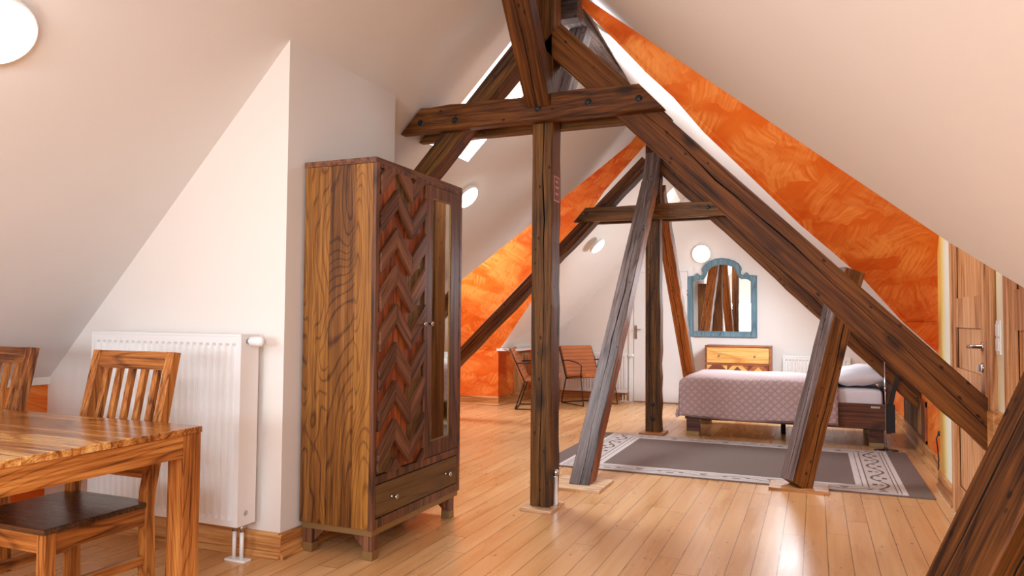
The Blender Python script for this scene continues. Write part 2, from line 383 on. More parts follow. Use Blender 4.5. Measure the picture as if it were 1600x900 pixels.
def quilt():
    t = NT('pink_quilted_cover'); src = t.n('ShaderNodeTexCoord').outputs['UV']
    sp = t.n('ShaderNodeSeparateXYZ'); t.l(src, sp.inputs[0])
    a = t.math('MULTIPLY', t.math('ADD', sp.outputs[0], sp.outputs[1]), 13.); b = t.math('MULTIPLY', t.math('SUBTRACT', sp.outputs[0], sp.outputs[1]), 13.)
    def tri(x):
        return t.math('ABSOLUTE', t.math('SUBTRACT', t.math('FRACT', x), .5))
    d = t.math('MINIMUM', t.math('SUBTRACT', .5, tri(a)), t.math('SUBTRACT', .5, tri(b)))
    puff = t.math('POWER', t.math('MULTIPLY', d, 2., clamp=True), .4)
    c = t.mix(puff, srgb(168, 138, 136), srgb(196, 168, 164))
    t.bump(puff, .55, .012)
    return t.done(c, .8, 0, .15)
M['quilt'] = quilt()

def rug():
    t = NT('grey_brown_rug_weave'); src = t.n('ShaderNodeTexCoord').outputs['Object']
    sp = t.n('ShaderNodeSeparateXYZ'); t.l(src, sp.inputs[0]); X, Y = sp.outputs[0], sp.outputs[1]
    hx, hy = RUGX, RUGY
    ex = t.math('SUBTRACT', hx, t.math('ABSOLUTE', X)); ey = t.math('SUBTRACT', hy, t.math('ABSOLUTE', Y))
    # distance to the edge, the short ends having an extra dark band
    ex2 = t.math('SUBTRACT', ex, .16); ey2 = t.math('SUBTRACT', ey, .02)
    d = t.math('MINIMUM', ex2, t.math('MULTIPLY', ey2, 1.45))
    weave = t.noise(t.mapping((90, 260, 90), 0, src), 1, 2)
    dark = t.mix(weave, srgb(96, 80, 74), srgb(142, 124, 116)); lite = t.mix(weave, srgb(196, 186, 182), srgb(216, 208, 204)); mid = srgb(176, 160, 152)
    def band(a, b):
        return t.math('MULTIPLY', t.math('GREATER_THAN', d, a), t.math('LESS_THAN', d, b))
    c = t.mix(t.math('GREATER_THAN', d, 0.), dark, lite)
    c = t.mix(band(.035, .043), c, dark); c = t.mix(band(.06, .068), c, dark)
    c = t.mix(band(.068, .235), c, t.mix(.35, lite, mid))
    c = t.mix(band(.235, .245), c, dark); c = t.mix(band(.275, .282), c, dark)
    # wavy tendril and dots in the band
    along = t.mix(t.math('LESS_THAN', ex2, t.math('MULTIPLY', ey2, 1.45)), X, Y)
    sa = t.n('ShaderNodeSeparateColor'); t.l(along, sa.inputs[0]); s_ = sa.outputs[0]
    wv = t.math('ADD', t.math('MULTIPLY', t.math('SINE', t.math('MULTIPLY', s_, 12.5)), .05), .152)
    tend = t.math('LESS_THAN', t.math('ABSOLUTE', t.math('SUBTRACT', d, wv)), .010)
    wv2 = t.math('ADD', t.math('MULTIPLY', t.math('SINE', t.math('MULTIPLY', s_, 12.5)), -.042), .152)
    dots = t.math('MULTIPLY', t.math('LESS_THAN', t.math('ABSOLUTE', t.math('SUBTRACT', d, wv2)), .017), t.math('GREATER_THAN', t.math('ABSOLUTE', t.math('SINE', t.math('MULTIPLY', s_, 12.5))), .93))
    dots2 = t.math('MULTIPLY', t.math('LESS_THAN', t.math('ABSOLUTE', t.math('SUBTRACT', d, .15)), .014), t.math('GREATER_THAN', t.math('SINE', t.math('MULTIPLY', s_, 37.5)), .8))
    c = t.mix(t.math('MULTIPLY', t.math('MAXIMUM', t.math('MAXIMUM', tend, dots), dots2), band(.07, .232)), c, srgb(110, 92, 84))
    c = t.mix(t.math('GREATER_THAN', d, .325), c, dark)
    t.bump(weave, .4, .004)
    return t.done(c, .9, 0, .1)
RUGX, RUGY = (0.615+1.75)/2*S, (6.26-4.72)/2*S
M['rug'] = rug()

# ------------------------------------------------------------------ room shell (units: camera heights, scaled by K)
XR, RZ = -1.31, 2.94                       # ridge line of the near roof
def rl(x): return RZ-1.04*(XR-x) if x < XR else RZ-1.04*(x-XR)
def rf(x): return 2.56-1.05*abs(x-XR)      # ceiling height at the far gable
def structure(name, verts, faces, mat):
    return tag(mesh(name, [K(*v) for v in verts], faces, mat), kind='structure')
Y0, YG = -2.45, 8.76
KL, KR = -3.484, .96                       # knee walls near the camera
b = MB(); b.box(-5.2*S, 1.6*S, Y0*S, YG*S, -.06, 0); tag(b.build('floor', M['floor']), kind='structure')

# left near ceiling with its roof window
sky1 = (-2.165, -1.53, 3.885, 4.43)        # x0,x1,y0,y1
def roofquads(zf, rects, extra, skyrect=None): pass
near_edge = [(-3.50, 5.26, .66), (-2.861, 5.76, 1.327), (-2.245, 6.242, 1.968), (-1.574, 6.74, 2.665), (XR, 6.90, 2.94)]
v = []; fc = []
def addp(lst):
    n = len(v); v.extend(lst); fc.append(list(range(n, n+len(lst))))
def rq(x0, x1, y0, y1): addp([(x0, y0, rl(x0)), (x0, y1, rl(x0)), (x1, y1, rl(x1)), (x1, y0, rl(x1))])
ysp = 4.6
rq(-3.50, XR, Y0, sky1[2]); rq(-3.50, sky1[0], sky1[2], sky1[3]); rq(sky1[1], XR, sky1[2], sky1[3]); rq(-3.50, XR, sky1[3], ysp)
addp([(-3.50, ysp, rl(-3.5))]+near_edge+[(XR, ysp, RZ)])
structure('ceiling', v, fc, M['ivory'])
def skywell(name, x0, x1, y0, y1, zf, nrm, depth=.14, pane=True):
    """reveal, frame and bright pane of a roof window"""
    e = bpy.data.objects.new(name, None); COL.objects.link(e); tag(e, kind='structure')
    n = -Vector(nrm).normalized()*depth
    P = [K(x0, y0, zf(x0)), K(x0, y1, zf(x0)), K(x1, y1, zf(x1)), K(x1, y0, zf(x1))]
    Q = [p+n for p in P]
    mesh('reveal', P+Q, [(0, 1, 5, 4), (1, 2, 6, 5), (2, 3, 7, 6), (3, 0, 4, 7)], M['white'], e)
    c = sum(Q, Vector())/4; I = [c+(q-c)*.86 for q in Q]; k = -Vector(nrm).normalized()*-.02
    mesh('window_frame', Q+I+[q+k for q in Q]+[q+k for q in I],
         [(i+8, (i+1) % 4+8, (i+1) % 4+12, i+12) for i in range(4)]+[(i+12, (i+1) % 4+12, (i+1) % 4+4, i+4) for i in range(4)], M['enamel'], e)
    mesh('pane', I, [(0, 1, 2, 3)], M['sky_glass'], e)
skywell('window_1', *sky1, rl, NL)

# right near ceiling, ending in the valley of the cross wing
val_n = [(.715, 1.835, .835), (.46, 2.077, 1.08), (.336, 2.274, 1.212), (.137, 2.387, 1.421), (-.353, 2.994, 1.935), (-1.113, 3.832, 2.733), (XR, 3.985, 2.90)]
v = [(KR, Y0, rl(KR)), (KR, 1.60, rl(KR))]+val_n+[(XR, Y0, RZ)]
n = len(v)
v2 = v[:]; structure('ceiling', v2, [list(range(n))], M['ivory'])
# the wing's two roof slopes
Zc = 6.135
def wy(z): return Zc-.745*z
val_f = [(.745, wy(.80)+.03, .79), (.53, 5.40, .987), (.272, 5.182, 1.28), (-.088, 4.941, 1.603), (-.349, 4.742, 1.869), (-.623, 4.539, 2.142), (-.78, 4.397, 2.333), (-.925, 4.295, 2.47), (-1.115, 4.14, 2.678), (-1.284, 4.011, 2.852), (XR, 3.985, 2.90)]
structure('ceiling', [(.80, wy(.80), .80)]+val_f+[(.80, 3.985, 2.90)], [list(range(len(val_f)+2))], M['orange'])
structure('ceiling', val_n+[(.715, 3.985, 2.90)], [list(range(len(val_n)+1))], M['ivory'])
# far room roof, right side (ruled between the valley and the far gable)
sky4 = (-.44, -.02, 7.15, 7.75)
gx = [.80, .53, .272, -.088, -.349, -.623, -.78, -.925, -1.115, -1.284, XR]
v = []; fc = []
for i, p in enumerate(val_f):
    v += [p, (gx[i] if i else .80, YG, rf(gx[i]))]
fc = [[2*i, 2*i+1, 2*i+3, 2*i+2] for i in range(len(val_f)-1)]
o = structure('ceiling', v, fc, M['white'])
for p in o.data.polygons: p.use_smooth = True
# left wing's far slope (orange) + orange stub wall
def wl(z): return 7.92-.45*z
in_l = [(-3.325, 7.64, .62), (-3.294, 7.627, .651), (-2.873, 7.413, 1.126), (-2.401, 7.171, 1.665), (-1.89, 6.91, 2.244), (-1.457, 6.742, 2.618), (XR, 6.66, 2.80)]
v = in_l+[(XR, wl(2.92), 2.92), (-4.9, wl(2.92), 2.92), (-4.9, wl(.62), .62)]
structure('wall_orange_slope', v, [list(range(len(v)))], M['orange'])
structure('wall_orange_stub', [(-4.9, 7.64, 0), (-3.325, 7.64, 0), (-3.325, 7.64, .62), (-4.9, 7.64, .62)], [(0, 1, 2, 3)], M['orange'])
# left wing near slope, end wall (seen only from other positions)
v = near_edge+[(-4.9, 6.90, 2.94), (-4.9, 5.26, .66)]
structure('ceiling', v, [list(range(len(v)))], M['white'])
structure('wall_wing_end', [(-4.9, 5.0, 0), (-4.9, 7.7, 0), (-4.9, 7.7, 3), (-4.9, 5.0, 3)], [(0, 1, 2, 3)], M['orange'])
structure('wall_wing_low', [(-4.9, 5.26, 0), (KL, 5.26, 0), (KL, 5.26, .68), (-4.9, 5.26, .68)], [(0, 1, 2, 3)], M['orange'])
# far room roof, left side
sky3 = (-1.66, -1.43, 8.28, 8.74)
gl = [-3.16, -3.10, -2.78, -2.33, -1.85, -1.46, XR]
src_l = [(-3.16, 7.56, .64)]+in_l[1:]
v = []
for p, x in zip(src_l, gl): v += [p, (x, 8.26, p[2]+(rf(x)-p[2])*.55), (x, YG, rf(x))]
fc = []
for i in range(len(gl)-1):
    a = 3*i
    fc += [[a, a+1, a+4, a+3]]
    if i != 4: fc += [[a+1, a+2, a+5, a+4]]
# the bay holding the small roof window is built around the hole
i = 4; n0 = len(v); A, B, C_, D = v[3*i+1], v[3*i+2], v[3*i+5], v[3*i+4]
def bil(u, w): return tuple((A[k]*(1-u)+B[k]*u)*(1-w)+(D[k]*(1-u)+C_[k]*u)*w for k in range(3))
hole = [bil(.06, .5), bil(.95, .5), bil(.95, .98), bil(.06, .98)]
v += hole+[A, B, C_, D]
fc += [[n0+4, n0+5, n0+1, n0], [n0+5, n0+6, n0+2, n0+1], [n0+6, n0+7, n0+3, n0+2], [n0+7, n0+4, n0, n0+3]]
structure('ceiling', v, fc, M['white'])
e = bpy.data.objects.new('window_2', None); COL.objects.link(e); tag(e, kind='structure')
P = [K(*h) for h in hole]; nn = -NL*.12; Q = [p+nn for p in P]
mesh('reveal', P+Q, [(0, 1, 5, 4), (1, 2, 6, 5), (2, 3, 7, 6), (3, 0, 4, 7)], M['white'], e)
mesh('pane', Q, [(0, 1, 2, 3)], M['sky_glass'], e)
# far gable wall and far knee walls
v = [(-3.40, YG, 0), (.80, YG, 0), (.80, YG, .40), (XR, YG, 2.62), (-3.40, YG, .45)]
v = [(-3.40, YG, 0), (.80, YG, 0), (.80, YG, rf(.80)+.05), (XR, YG, 2.66), (-3.16, YG, rf(-3.16)+.05), (-3.40, YG, .66)]
structure('wall_far', v, [list(range(len(v)))], M['white'])
structure('wall_left_far', [(-3.325, 7.64, 0), (-3.325, YG, 0), (-3.325, YG, .60), (-3.325, 7.64, .62)], [(0, 1, 2, 3)], M['orange'])
b = MB(); b.box(-3.34*S, -3.10*S, 7.62*S, YG*S, .62*S, .645*S); tag(b.build('trim_1', M['white_band']), kind='structure')
structure('wall_right_far', [(.745, 5.10, 0), (.745, YG, 0), (.745, YG, .42), (.745, 5.55, .80), (.745, 5.403, .985), (.745, 5.0, 1.5), (.745, 5.0, 0)], [list(range(7))], M['orange'])
structure('wall_right_gusset', [(.53, 5.398, .99), (.745, 5.398, .99), (.745, 5.55, .79)], [(0, 1, 2)], M['orange'])
# the door wall on the right
b = MB(); b.box(.69*S, .715*S, 1.83*S, 5.10*S, 0, 2.90*S); tag(b.build('wall_right', M['yellow']), kind='structure')
structure('wall_right_near', [(KR, Y0, 0), (KR, 1.86, 0), (KR, 1.86, .9), (KR, Y0, rl(KR))], [(0, 1, 2, 3)], M['orange'])
structure('wall_right_return', [(.69, 1.84, 0), (KR, 1.84, 0), (KR, 1.84, .60), (.69, 1.84, .88)], [(0, 1, 2, 3)], M['ivory'])
# left: knee wall, radiator wall and its return
structure('wall_left', [(KL, Y0, 0), (KL, 2.467, 0), (KL, 2.467, .655), (KL, Y0, .655)], [(0, 1, 2, 3)], M['orange'])
b = MB(); b.box(-3.56*S, (KL+.012)*S, Y0*S, 2.467*S, .655*S, .712*S); tag(b.build('trim_2', M['white_band']), kind='structure')
structure('wall_radiator', [(-3.52, 2.467, 0), (-2.05, 2.467, 0), (-2.05, 2.467, rl(-2.05)), (-3.52, 2.467, rl(-3.52))], [(0, 1, 2, 3)], M['white'])
zt = rl(-2.05)
structure('wall_behind_wardrobe', [(-2.05, 2.467, 0), (-2.05, 3.311, 0), (-2.05, 3.311, zt), (-2.05, 2.467, zt),
          (-2.20, 3.311, 0), (-2.20, 3.54, 0), (-2.20, 3.54, rl(-2.20)), (-2.20, 3.311, rl(-2.2)), (-3.5, 3.54, 0), (-3.5, 3.54, rl(-3.5)),],
          [(0, 1, 2, 3), (1, 4, 7, 2), (4, 5, 6, 7), (5, 8, 9, 6)], M['ivory'])
structure('wall_left_middle', [(KL, 3.6, 0), (KL, 5.26, 0), (KL, 5.26, .68), (KL, 3.6, .68)], [(0, 1, 2, 3)], M['orange'])
# rear gable with its window opening (behind the camera)
e = bpy.data.objects.new('wall_rear', None); COL.objects.link(e); tag(e, kind='structure'); bpy.data.objects.remove(e)
wx0, wx1, wz0, wz1 = -2.08, -.54, .70, 1.45
v = [(KL, Y0, 0), (KR, Y0, 0), (KR, Y0, rl(KR)), (wx1, Y0, rl(wx1)), (XR, Y0, RZ), (wx0, Y0, rl(wx0)), (KL, Y0, rl(KL)),
     (wx0, Y0, wz0), (wx1, Y0, wz0), (wx0, Y0, min(wz1, rl(wx0))), (wx1, Y0, min(wz1, rl(wx1))), (wx0, Y0, 0), (wx1, Y0, 0), (XR-.7, Y0, wz1), (XR+.7, Y0, wz1)]
structure('wall_rear', v, [(0, 11, 7, 9, 5, 6), (11, 12, 8, 7), (12, 1, 2, 3, 10, 8), (9, 13, 14, 10, 3, 4, 5)], M['ivory'])
e = bpy.data.objects.new('window_3', None); COL.objects.link(e); tag(e, kind='structure')
b = MB(); yy = Y0*S
for x in (wx0, (wx0+wx1)/2, wx1): b.box(x*S-.04, x*S+.04, yy-.04, yy+.03, wz0*S, wz1*S*.98)
b.box(wx0*S, wx1*S, yy-.04, yy+.03, wz0*S-.04, wz0*S+.04); b.box((XR-.7)*S, (XR+.7)*S, yy-.04, yy+.03, wz1*S-.05, wz1*S+.03)
b.build('window_frame', M['enamel'], e)

# ------------------------------------------------------------------ timbers
def beam(name, p0, p1, w, h, side, mats, parent=None, cuts=(), gr=(), seg=None, jit=.003, ch=.006, end0=None, end1=None, seed=0):
    """timber from p0 to p1 (metres). side = direction of its width w; h is the other way.
    faces: 0 = -n, 1 = +side, 2 = +n, 3 = -side ; mats = list of 4 material keys ; gr = faces with a drying crack.
    end0/end1 = shift along the length as a linear function (a*u+b*v) for angled cuts"""
    rnd = random.Random(seed*131+17)
    p0, p1 = Vector(p0), Vector(p1); L = (p1-p0).length; x = (p1-p0).normalized()
    s = Vector(side); s = (s-x*s.dot(x)).normalized(); n = x.cross(s)
    seg = seg or max(3, int(L/.14)); hw, hh = w/2, h/2
    keys = []
    for k in mats+['crack']:
        if k not in keys: keys.append(k)
    prof0 = []
    def line(f_, off, dep):   # list of (u,v,face)
        a, bb = [(-hw, -hh), (hw, -hh), (hw, hh), (-hw, hh)][f_], [(hw, -hh), (hw, hh), (-hw, hh), (-hw, -hh)][f_]
        A, B = Vector((a[0], a[1])), Vector((bb[0], bb[1])); d = (B-A).normalized(); ln = (B-A).length; inn = Vector((-d.y, d.x))
        out = [A+d*ch]
        if f_ in gr:
            c = ln/2+off; c = max(ch*2.5, min(ln-ch*2.5, c)); g = .0012+dep*.28
            out += [A+d*(c-g), A+d*c+inn*(.003+dep*1.4), A+d*(c+g)]
        out += [B-d*ch]
        return out
    rows = []; ofs = {g: rnd.uniform(-.2, .2)*w for g in gr}
    lab = []
    for i in range(seg+1):
        t = i/seg; row = []; lab = []
        for f_ in range(4):
            if f_ in gr:
                ofs[f_] += rnd.uniform(-.1, .1)*w*.6; ofs[f_] *= .97
            dep = .012*max(0, sin(pi*t)*.7+.45*sin(t*11+seed))*rnd.uniform(.3, 1.3)
            pts = line(f_, ofs.get(f_, 0), dep)
            for j, q in enumerate(pts):
                row.append(q); lab.append(f_ if not (f_ in gr and j in (1, 2)) else 9)
            lab[-1] = f_ if False else 8      # last pt to next face's first = chamfer
        ju, jv = rnd.uniform(-jit, jit), rnd.uniform(-jit, jit)
        rows.append([(q.x*(1+ju/hw)+ju, q.y*(1+jv/hh)+jv) for q in row])
    V = []; Fc = []; MI = []; n_ = len(rows[0])
    for i, row in enumerate(rows):
        t = i/seg
        for u, w_ in row:
            xx = L*t
            if end0 and i == 0: xx += end0[0]*u+end0[1]*w_
            if end1 and i == seg: xx += end1[0]*u+end1[1]*w_
            V.append((xx, u, w_))
    for i in range(seg):
        for j in range(n_):
            a = i*n_+j; bb = i*n_+(j+1) % n_
            Fc.append([a, bb, bb+n_, a+n_])
            lb = lab[j]
            if lb == 9: MI.append(keys.index('crack'))
            elif lb == 8:
                # chamfer belongs to the face just passed
                k = j
                while lab[k] in (8, 9): k -= 1
                MI.append(keys.index(mats[lab[k]]))
            else: MI.append(keys.index(mats[lb]))
    Fc.append(list(range(n_-1, -1, -1))); MI.append(keys.index(mats[0]))
    Fc.append(list(range(seg*n_, seg*n_+n_))); MI.append(keys.index(mats[0]))
    me = bpy.data.meshes.new(name); me.from_pydata(V, [], Fc)
    for p, mi in zip(me.polygons, MI): p.material_index = mi
    me.update()
    o = link(name, me, [M[k] for k in keys])
    mat = Matrix((x, s, n)).transposed().to_4x4(); mat.translation = p0
    if parent:
        o.parent = parent; o.matrix_local = Matrix.Translation(-Vector(parent.location)) @ mat
    else: o.matrix_world = mat
    return o
T4 = ['timber']*4
def bolt(parent, p, nrm=(0, -1, 0), r=.017):
    q = Vector(nrm).to_track_quat('Z', 'Y').to_matrix().to_4x4(); q.translation = Vector(p)-Vector(parent.location)
    MB().lathe([(r*1.35, 0), (r*1.35, .004), (r, .006), (r*.9, .016), (0, .018)], q, 8, 0, False).build('bolt', M['black'], parent)

# truss nearest the camera (all in the plane Y = 3.62..3.76)
t1 = thing('timber_truss', 'large dark brown roof truss nearest the camera, its post beside the wardrobe', 'roof truss', K(-1.335, 3.69, 0))
yc, hd = 3.69, .14*S
beam('king_post', K(-1.333, yc, .018), K(-1.333, yc, 2.90), .112*S, hd, (1, 0, 0), ['timber_olive', 'timber', 'timber', 'timber'], t1, gr=(0,), seed=1)
# local faces: 0 = -n ; for a vertical beam with side +X, n = z x X = +Y so face 0 looks at the camera
def inplane(name, a, b_, yc, w, d, parent, seed, mats=T4, gr=(0,), end0=None, end1=None):
    a, b_ = Vector(a), Vector(b_); x = (b_-a).normalized(); s = x.cross(Vector((0, 1, 0)))   # n = x × s ; want n=+Y
    if x.cross(s).y < 0: s = -s
    return beam(name, K(*a), K(*b_), w*S, d*S, s, mats, parent, gr=gr, seed=seed, end0=end0, end1=end1)
def lineX(x, p, q): return p[1]+(q[1]-p[1])*(x-p[0])/(q[0]-p[0])
Lp, Lq = (-1.527, 2.392), (-1.947, 1.937)
Rp, Rq = (-.561, 1.780), (.327, .900)
inplane('strut', (-3.20, yc, lineX(-3.20, Lp, Lq)+.02), (-1.38, yc, lineX(-1.38, Lp, Lq)), yc, .104, .14, t1, 2, ['timber_olive', 'timber', 'timber', 'timber'])
inplane('strut', (-1.29, yc, lineX(-1.29, Rp, Rq)), (.74, yc, lineX(.74, Rp, Rq)), yc, .16, .14, t1, 3, ['timber', 'timber', 'timber', 'timber'], (0, 3))
for yy, sd in ((3.588, 4), (3.792, 5)):
    b = MB()
    prf = [(-2.165, 2.030), (-2.03, 2.168), (-.806, 2.170), (-.672, 2.031)]
    # collar board with ends cut along the roof slope
    o = beam('collar_board', K(-2.10, yy, 2.10), K(-.74, yy, 2.10), .14*S, .062*S, (0, 0, 1), ['timber_olive' if sd == 5 else 'timber']*4, t1, seed=sd, gr=(), end0=(.93, 0), end1=(-.93, 0))
for px_, pz in ((-2.035, 2.085), (-1.82, 2.08), (-1.335, 2.095), (-1.06, 2.10), (-.80, 2.09)): bolt(t1, K(px_, 3.557, pz))
MB().box((-1.335-.085)*S, (-1.335+.085)*S, (3.69-.135)*S, (3.69+.09)*S, 0, .02, 0, .003, Matrix.Translation(-Vector(t1.location))).build('base_plate', M['pine_light'], t1)
# dull red label on the side of the post
b = MB(); xx = (-1.333+.0575)*S
b.box(xx, xx+.003, 3.645*S, 3.735*S, 1.62*S, 1.755*S); tg = b.build('post_label', [M['tag_edge']], t1); tg.location = -Vector(t1.location); tg['label'] = 'small dull red printed label'
b = MB(); b.box(xx+.002, xx+.004, 3.652*S, 3.728*S, 1.628*S, 1.747*S, 0)
tt = b.build('label_face', M['red_tag'], tg)
b = MB()
for zz, l_ in ((1.72, .04), (1.69, .05), (1.655, .045)): b.box(xx+.003, xx+.005, 3.665*S, (3.665+l_)*S, zz*S, (zz+.012)*S)
b.build('label_print', M['tag_edge'], tg)
# metal clamp rod at the foot of the post
b = MB(); cx, cy = (-1.333+.066)*S, 3.70*S
b.box(cx-.012, cx+.012, cy-.05, cy-.015, .02, .21, 0, .004); b.tube([(cx, cy-.03, .21), (cx, cy-.03, .25)], .012, 10)
b.tube([(cx-.03, cy-.03, .232), (cx+.03, cy-.03, .232)], .013, 10)
o = b.build('metal_clamp', M['chrome'], t1); o.location = -Vector(t1.location)

# second truss
t2 = thing('timber_truss', 'smaller-looking dark brown roof truss farther back, its post beyond the rug', 'roof truss', K(-1.31, 6.45, 0))
yc = 6.45
beam('king_post', K(-1.313, yc, .018), K(-1.313, yc, 2.60), .128*S, .13*S, (1, 0, 0), ['timber_olive', 'timber', 'timber', 'timber'], t2, gr=(0,), seed=11)
bolt(t2, K(-1.31, yc-.067, .255)); bolt(t2, K(-1.31, yc-.067, .13))
inplane('strut', (-3.76, yc, .07), (-1.37, yc, 2.395), yc, .106, .14, t2, 12)
inplane('strut', (-1.26, yc, 2.375), (.745, yc, .38), yc, .128, .14, t2, 13, T4, (0, 3))
for yy, sd in ((6.35, 14), (6.55, 15)):
    beam('collar_board', K(-1.965, yy, 1.93), K(-.69, yy, 1.93), .125*S, .06*S, (0, 0, 1), ['timber_olive']*4, t2, seed=sd, end0=(.9, 0), end1=(-.9, 0))
for px_ in (-1.90, -.83): bolt(t2, K(px_, 6.32, 1.945))
MB().box((-.105)*S, .105*S, -.16*S, .09*S, 0, .02, 0, .003).build('base_plate', M['pine_x'], t2)

# longitudinal braces and legs
def single(name, label, p0, p1, w, h, side, mats, gr=(0,), seed=1, cat='timber brace', plate=None, **kw):
    t = thing(name, label, cat, (p0[0], p0[1], 0))
    beam('timber', p0, p1, w, h, side, mats, t, gr=gr, seed=seed, **kw)
    if plate:
        sx, sy, mat, dx, dy = plate
        MB().box(dx-sx, dx+sx, dy-sy, dy+sy, 0, .02, 0, .003).build('base_plate', M[mat], t)
    return t
# A : from the foot of the first post up to the head of the second
ta = single('timber_brace', 'timber brace, sky sheen painted grey on two faces, leaning up from beside the near post to the far truss', K(-1.30, 4.27, .018), K(-1.30, 6.20, 2.13), .12*S, .125*S, (1, 0, 0), ['timber_grey', 'timber_orange', 'timber_orange', 'timber_grey'], gr=(0,), seed=21, plate=(.19, .20, 'pine_light', 0, -.03), end0=(0, .9))  # grey faces carry the skylight reflection on varnish as colour
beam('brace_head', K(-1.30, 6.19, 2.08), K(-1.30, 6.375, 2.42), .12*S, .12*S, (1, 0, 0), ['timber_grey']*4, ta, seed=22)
# B : from the far truss down to the gable
single('timber_brace', 'orange brown timber brace leaning down from the far truss to behind the bed', K(-1.30, 8.64, .06), K(-1.30, 6.56, 2.17), .125*S, .11*S, (1, 0, 0), ['timber_orange', 'timber_grey', 'timber_orange', 'timber_orange'], gr=(0,), seed=23)
# C : from the near collar up towards the ridge over the camera
tc = single('timber_brace', 'thick brown timber brace rising out of the top of the picture from the near post', K(-1.335, 3.60, 2.14), K(-1.335, 3.10, 2.80), .135*S, .12*S, (1, 0, 0), ['timber', 'timber', 'timber', 'timber'], gr=(0, 2), seed=24)
# D
single('timber_brace', 'grey timber brace behind the near post, under the ridge beam', K(-1.30, 3.79, 2.16), K(-1.30, 4.19, 2.73), .11*S, .10*S, (1, 0, 0), ['timber_grey']*4, gr=(0,), seed=25)
# ridge beam and cross piece
tb = thing('ridge_beam', 'grey ridge beam running back under the roof peak', 'ridge beam', K(-1.31, 4.0, 2.8))
beam('timber', K(-1.31, 4.02, 2.80), K(-1.31, 6.38, 2.80), .13*S, .12*S, (1, 0, 0), ['timber_grey']*4, tb, gr=(0,), seed=26)
beam('timber', K(-1.31, 6.52, 2.56), K(-1.31, 8.70, 2.50), .10*S, .08*S, (1, 0, 0), ['timber_grey']*4, tb, seed=27)
tb = single('cross_timber', 'short grey cross timber at the roof peak behind the near post', K(-1.52, 3.90, 2.76), K(-1.215, 3.90, 2.76), .10*S, .16*S, (0, 1, 0), ['timber_grey']*4, seed=28)
# legs on the right
ang = radians(30)
def leg(label, p0, p1, w, mats, seed, plate, gr):
    # width direction chosen so that face n-(0) is the brown one turned 30 degrees to the right
    return single('leaning_post', label, p0, p1, w, w, (cos(ang), sin(ang), 0), mats, gr=gr, seed=seed, cat='timber post', plate=plate, end0=(-.3, 0))
lg = leg('leaning square timber post standing at the front edge of the rug, left face greyed for sky sheen', K(-.115, 4.70, .018), K(.19, 4.93, 1.30), .137*S, ['timber_warm', 'timber', 'timber', 'timber_grey'], 31, (.20, .13, 'pine_x', 0.02, 0), (0, 3))  # grey on the left face is sky sheen put into the colour
lg2 = leg('big dark brown leaning timber post cut off by the lower right corner of the picture', K(.195, 2.03, .0), K(.585, 2.044, .915), .158*S, ['timber', 'timber', 'timber', 'timber'], 32, None, (0, 3))

# ------------------------------------------------------------------ skirting boards
def skirt(name, pts, h=.124, th=.018, mat='pine'):
    """pts (metres) along the wall foot; board stands to the left of the direction of travel"""
    b = MB()
    for (x0, y0), (x1, y1) in zip(pts[:-1], pts[1:]):
        d = Vector((x1-x0, y1-y0, 0)); L = d.length; d.normalize(); n = Vector((-d.y, d.x, 0))
        Mx = Matrix((d, n, Vector((0, 0, 1)))).transposed().to_4x4(); Mx.translation = Vector((x0, y0, 0))
        pr = [(0, 0), (th*1.9, 0), (th*1.9, .012), (th*1.2, .026), (th, .03), (th, h-.014), (th*.6, h), (0, h)]
        vv = [Mx @ Vector((0, a, c)) for a, c in pr]+[Mx @ Vector((L, a, c)) for a, c in pr]; k = len(pr)
        b.add(vv, [list(range(k)), list(range(2*k-1, k-1, -1))]+[[i, i+k, (i+1) % k+k, (i+1) % k] for i in range(k)])
    return tag(b.build(name, M[mat]), kind='structure')
skirt('baseboard_radiator', [(-2.05*S, 2.467*S), (-3.484*S, 2.467*S)][::-1][::-1], mat='pine_x') if False else None
def sk(name, a, b_, mat): return skirt(name, [a, b_], mat=mat)
sk('baseboard_radiator', (-2.036*S, 2.467*S), (KL*S, 2.467*S), 'pine_x')
sk('baseboard_wardrobe', (-2.05*S, 3.60*S), (-2.05*S, 2.455*S), 'pine')
sk('baseboard_left', (KL*S, 2.467*S), (KL*S, Y0*S), 'pine')
sk('baseboard_stub', (-3.31*S, 7.64*S), (-4.9*S, 7.64*S), 'pine_x')
sk('baseboard_left_far', (-3.325*S, YG*S), (-3.325*S, 7.62*S), 'pine')
sk('baseboard_right_far', (.745*S, 5.10*S), (.745*S, YG*S), 'pine')
sk('baseboard_right', (.69*S, 4.55*S), (.69*S, 5.11*S), 'pine')
sk('baseboard_far', (-1.30*S, YG*S), (-3.3*S, YG*S), 'pine_x') if False else None
sk('baseboard_far_left', (-2.09*S, YG*S), (-3.3*S, YG*S), 'pine_x')
sk('baseboard_far_right', (.74*S, YG*S), (-1.32*S, YG*S), 'pine_x')
b = MB(); b.box(.655*S, .672*S, 4.3*S, 5.05*S, 0, .008, 0, .002); tag(b.build('trim_3', M['pine_light']), kind='structure')

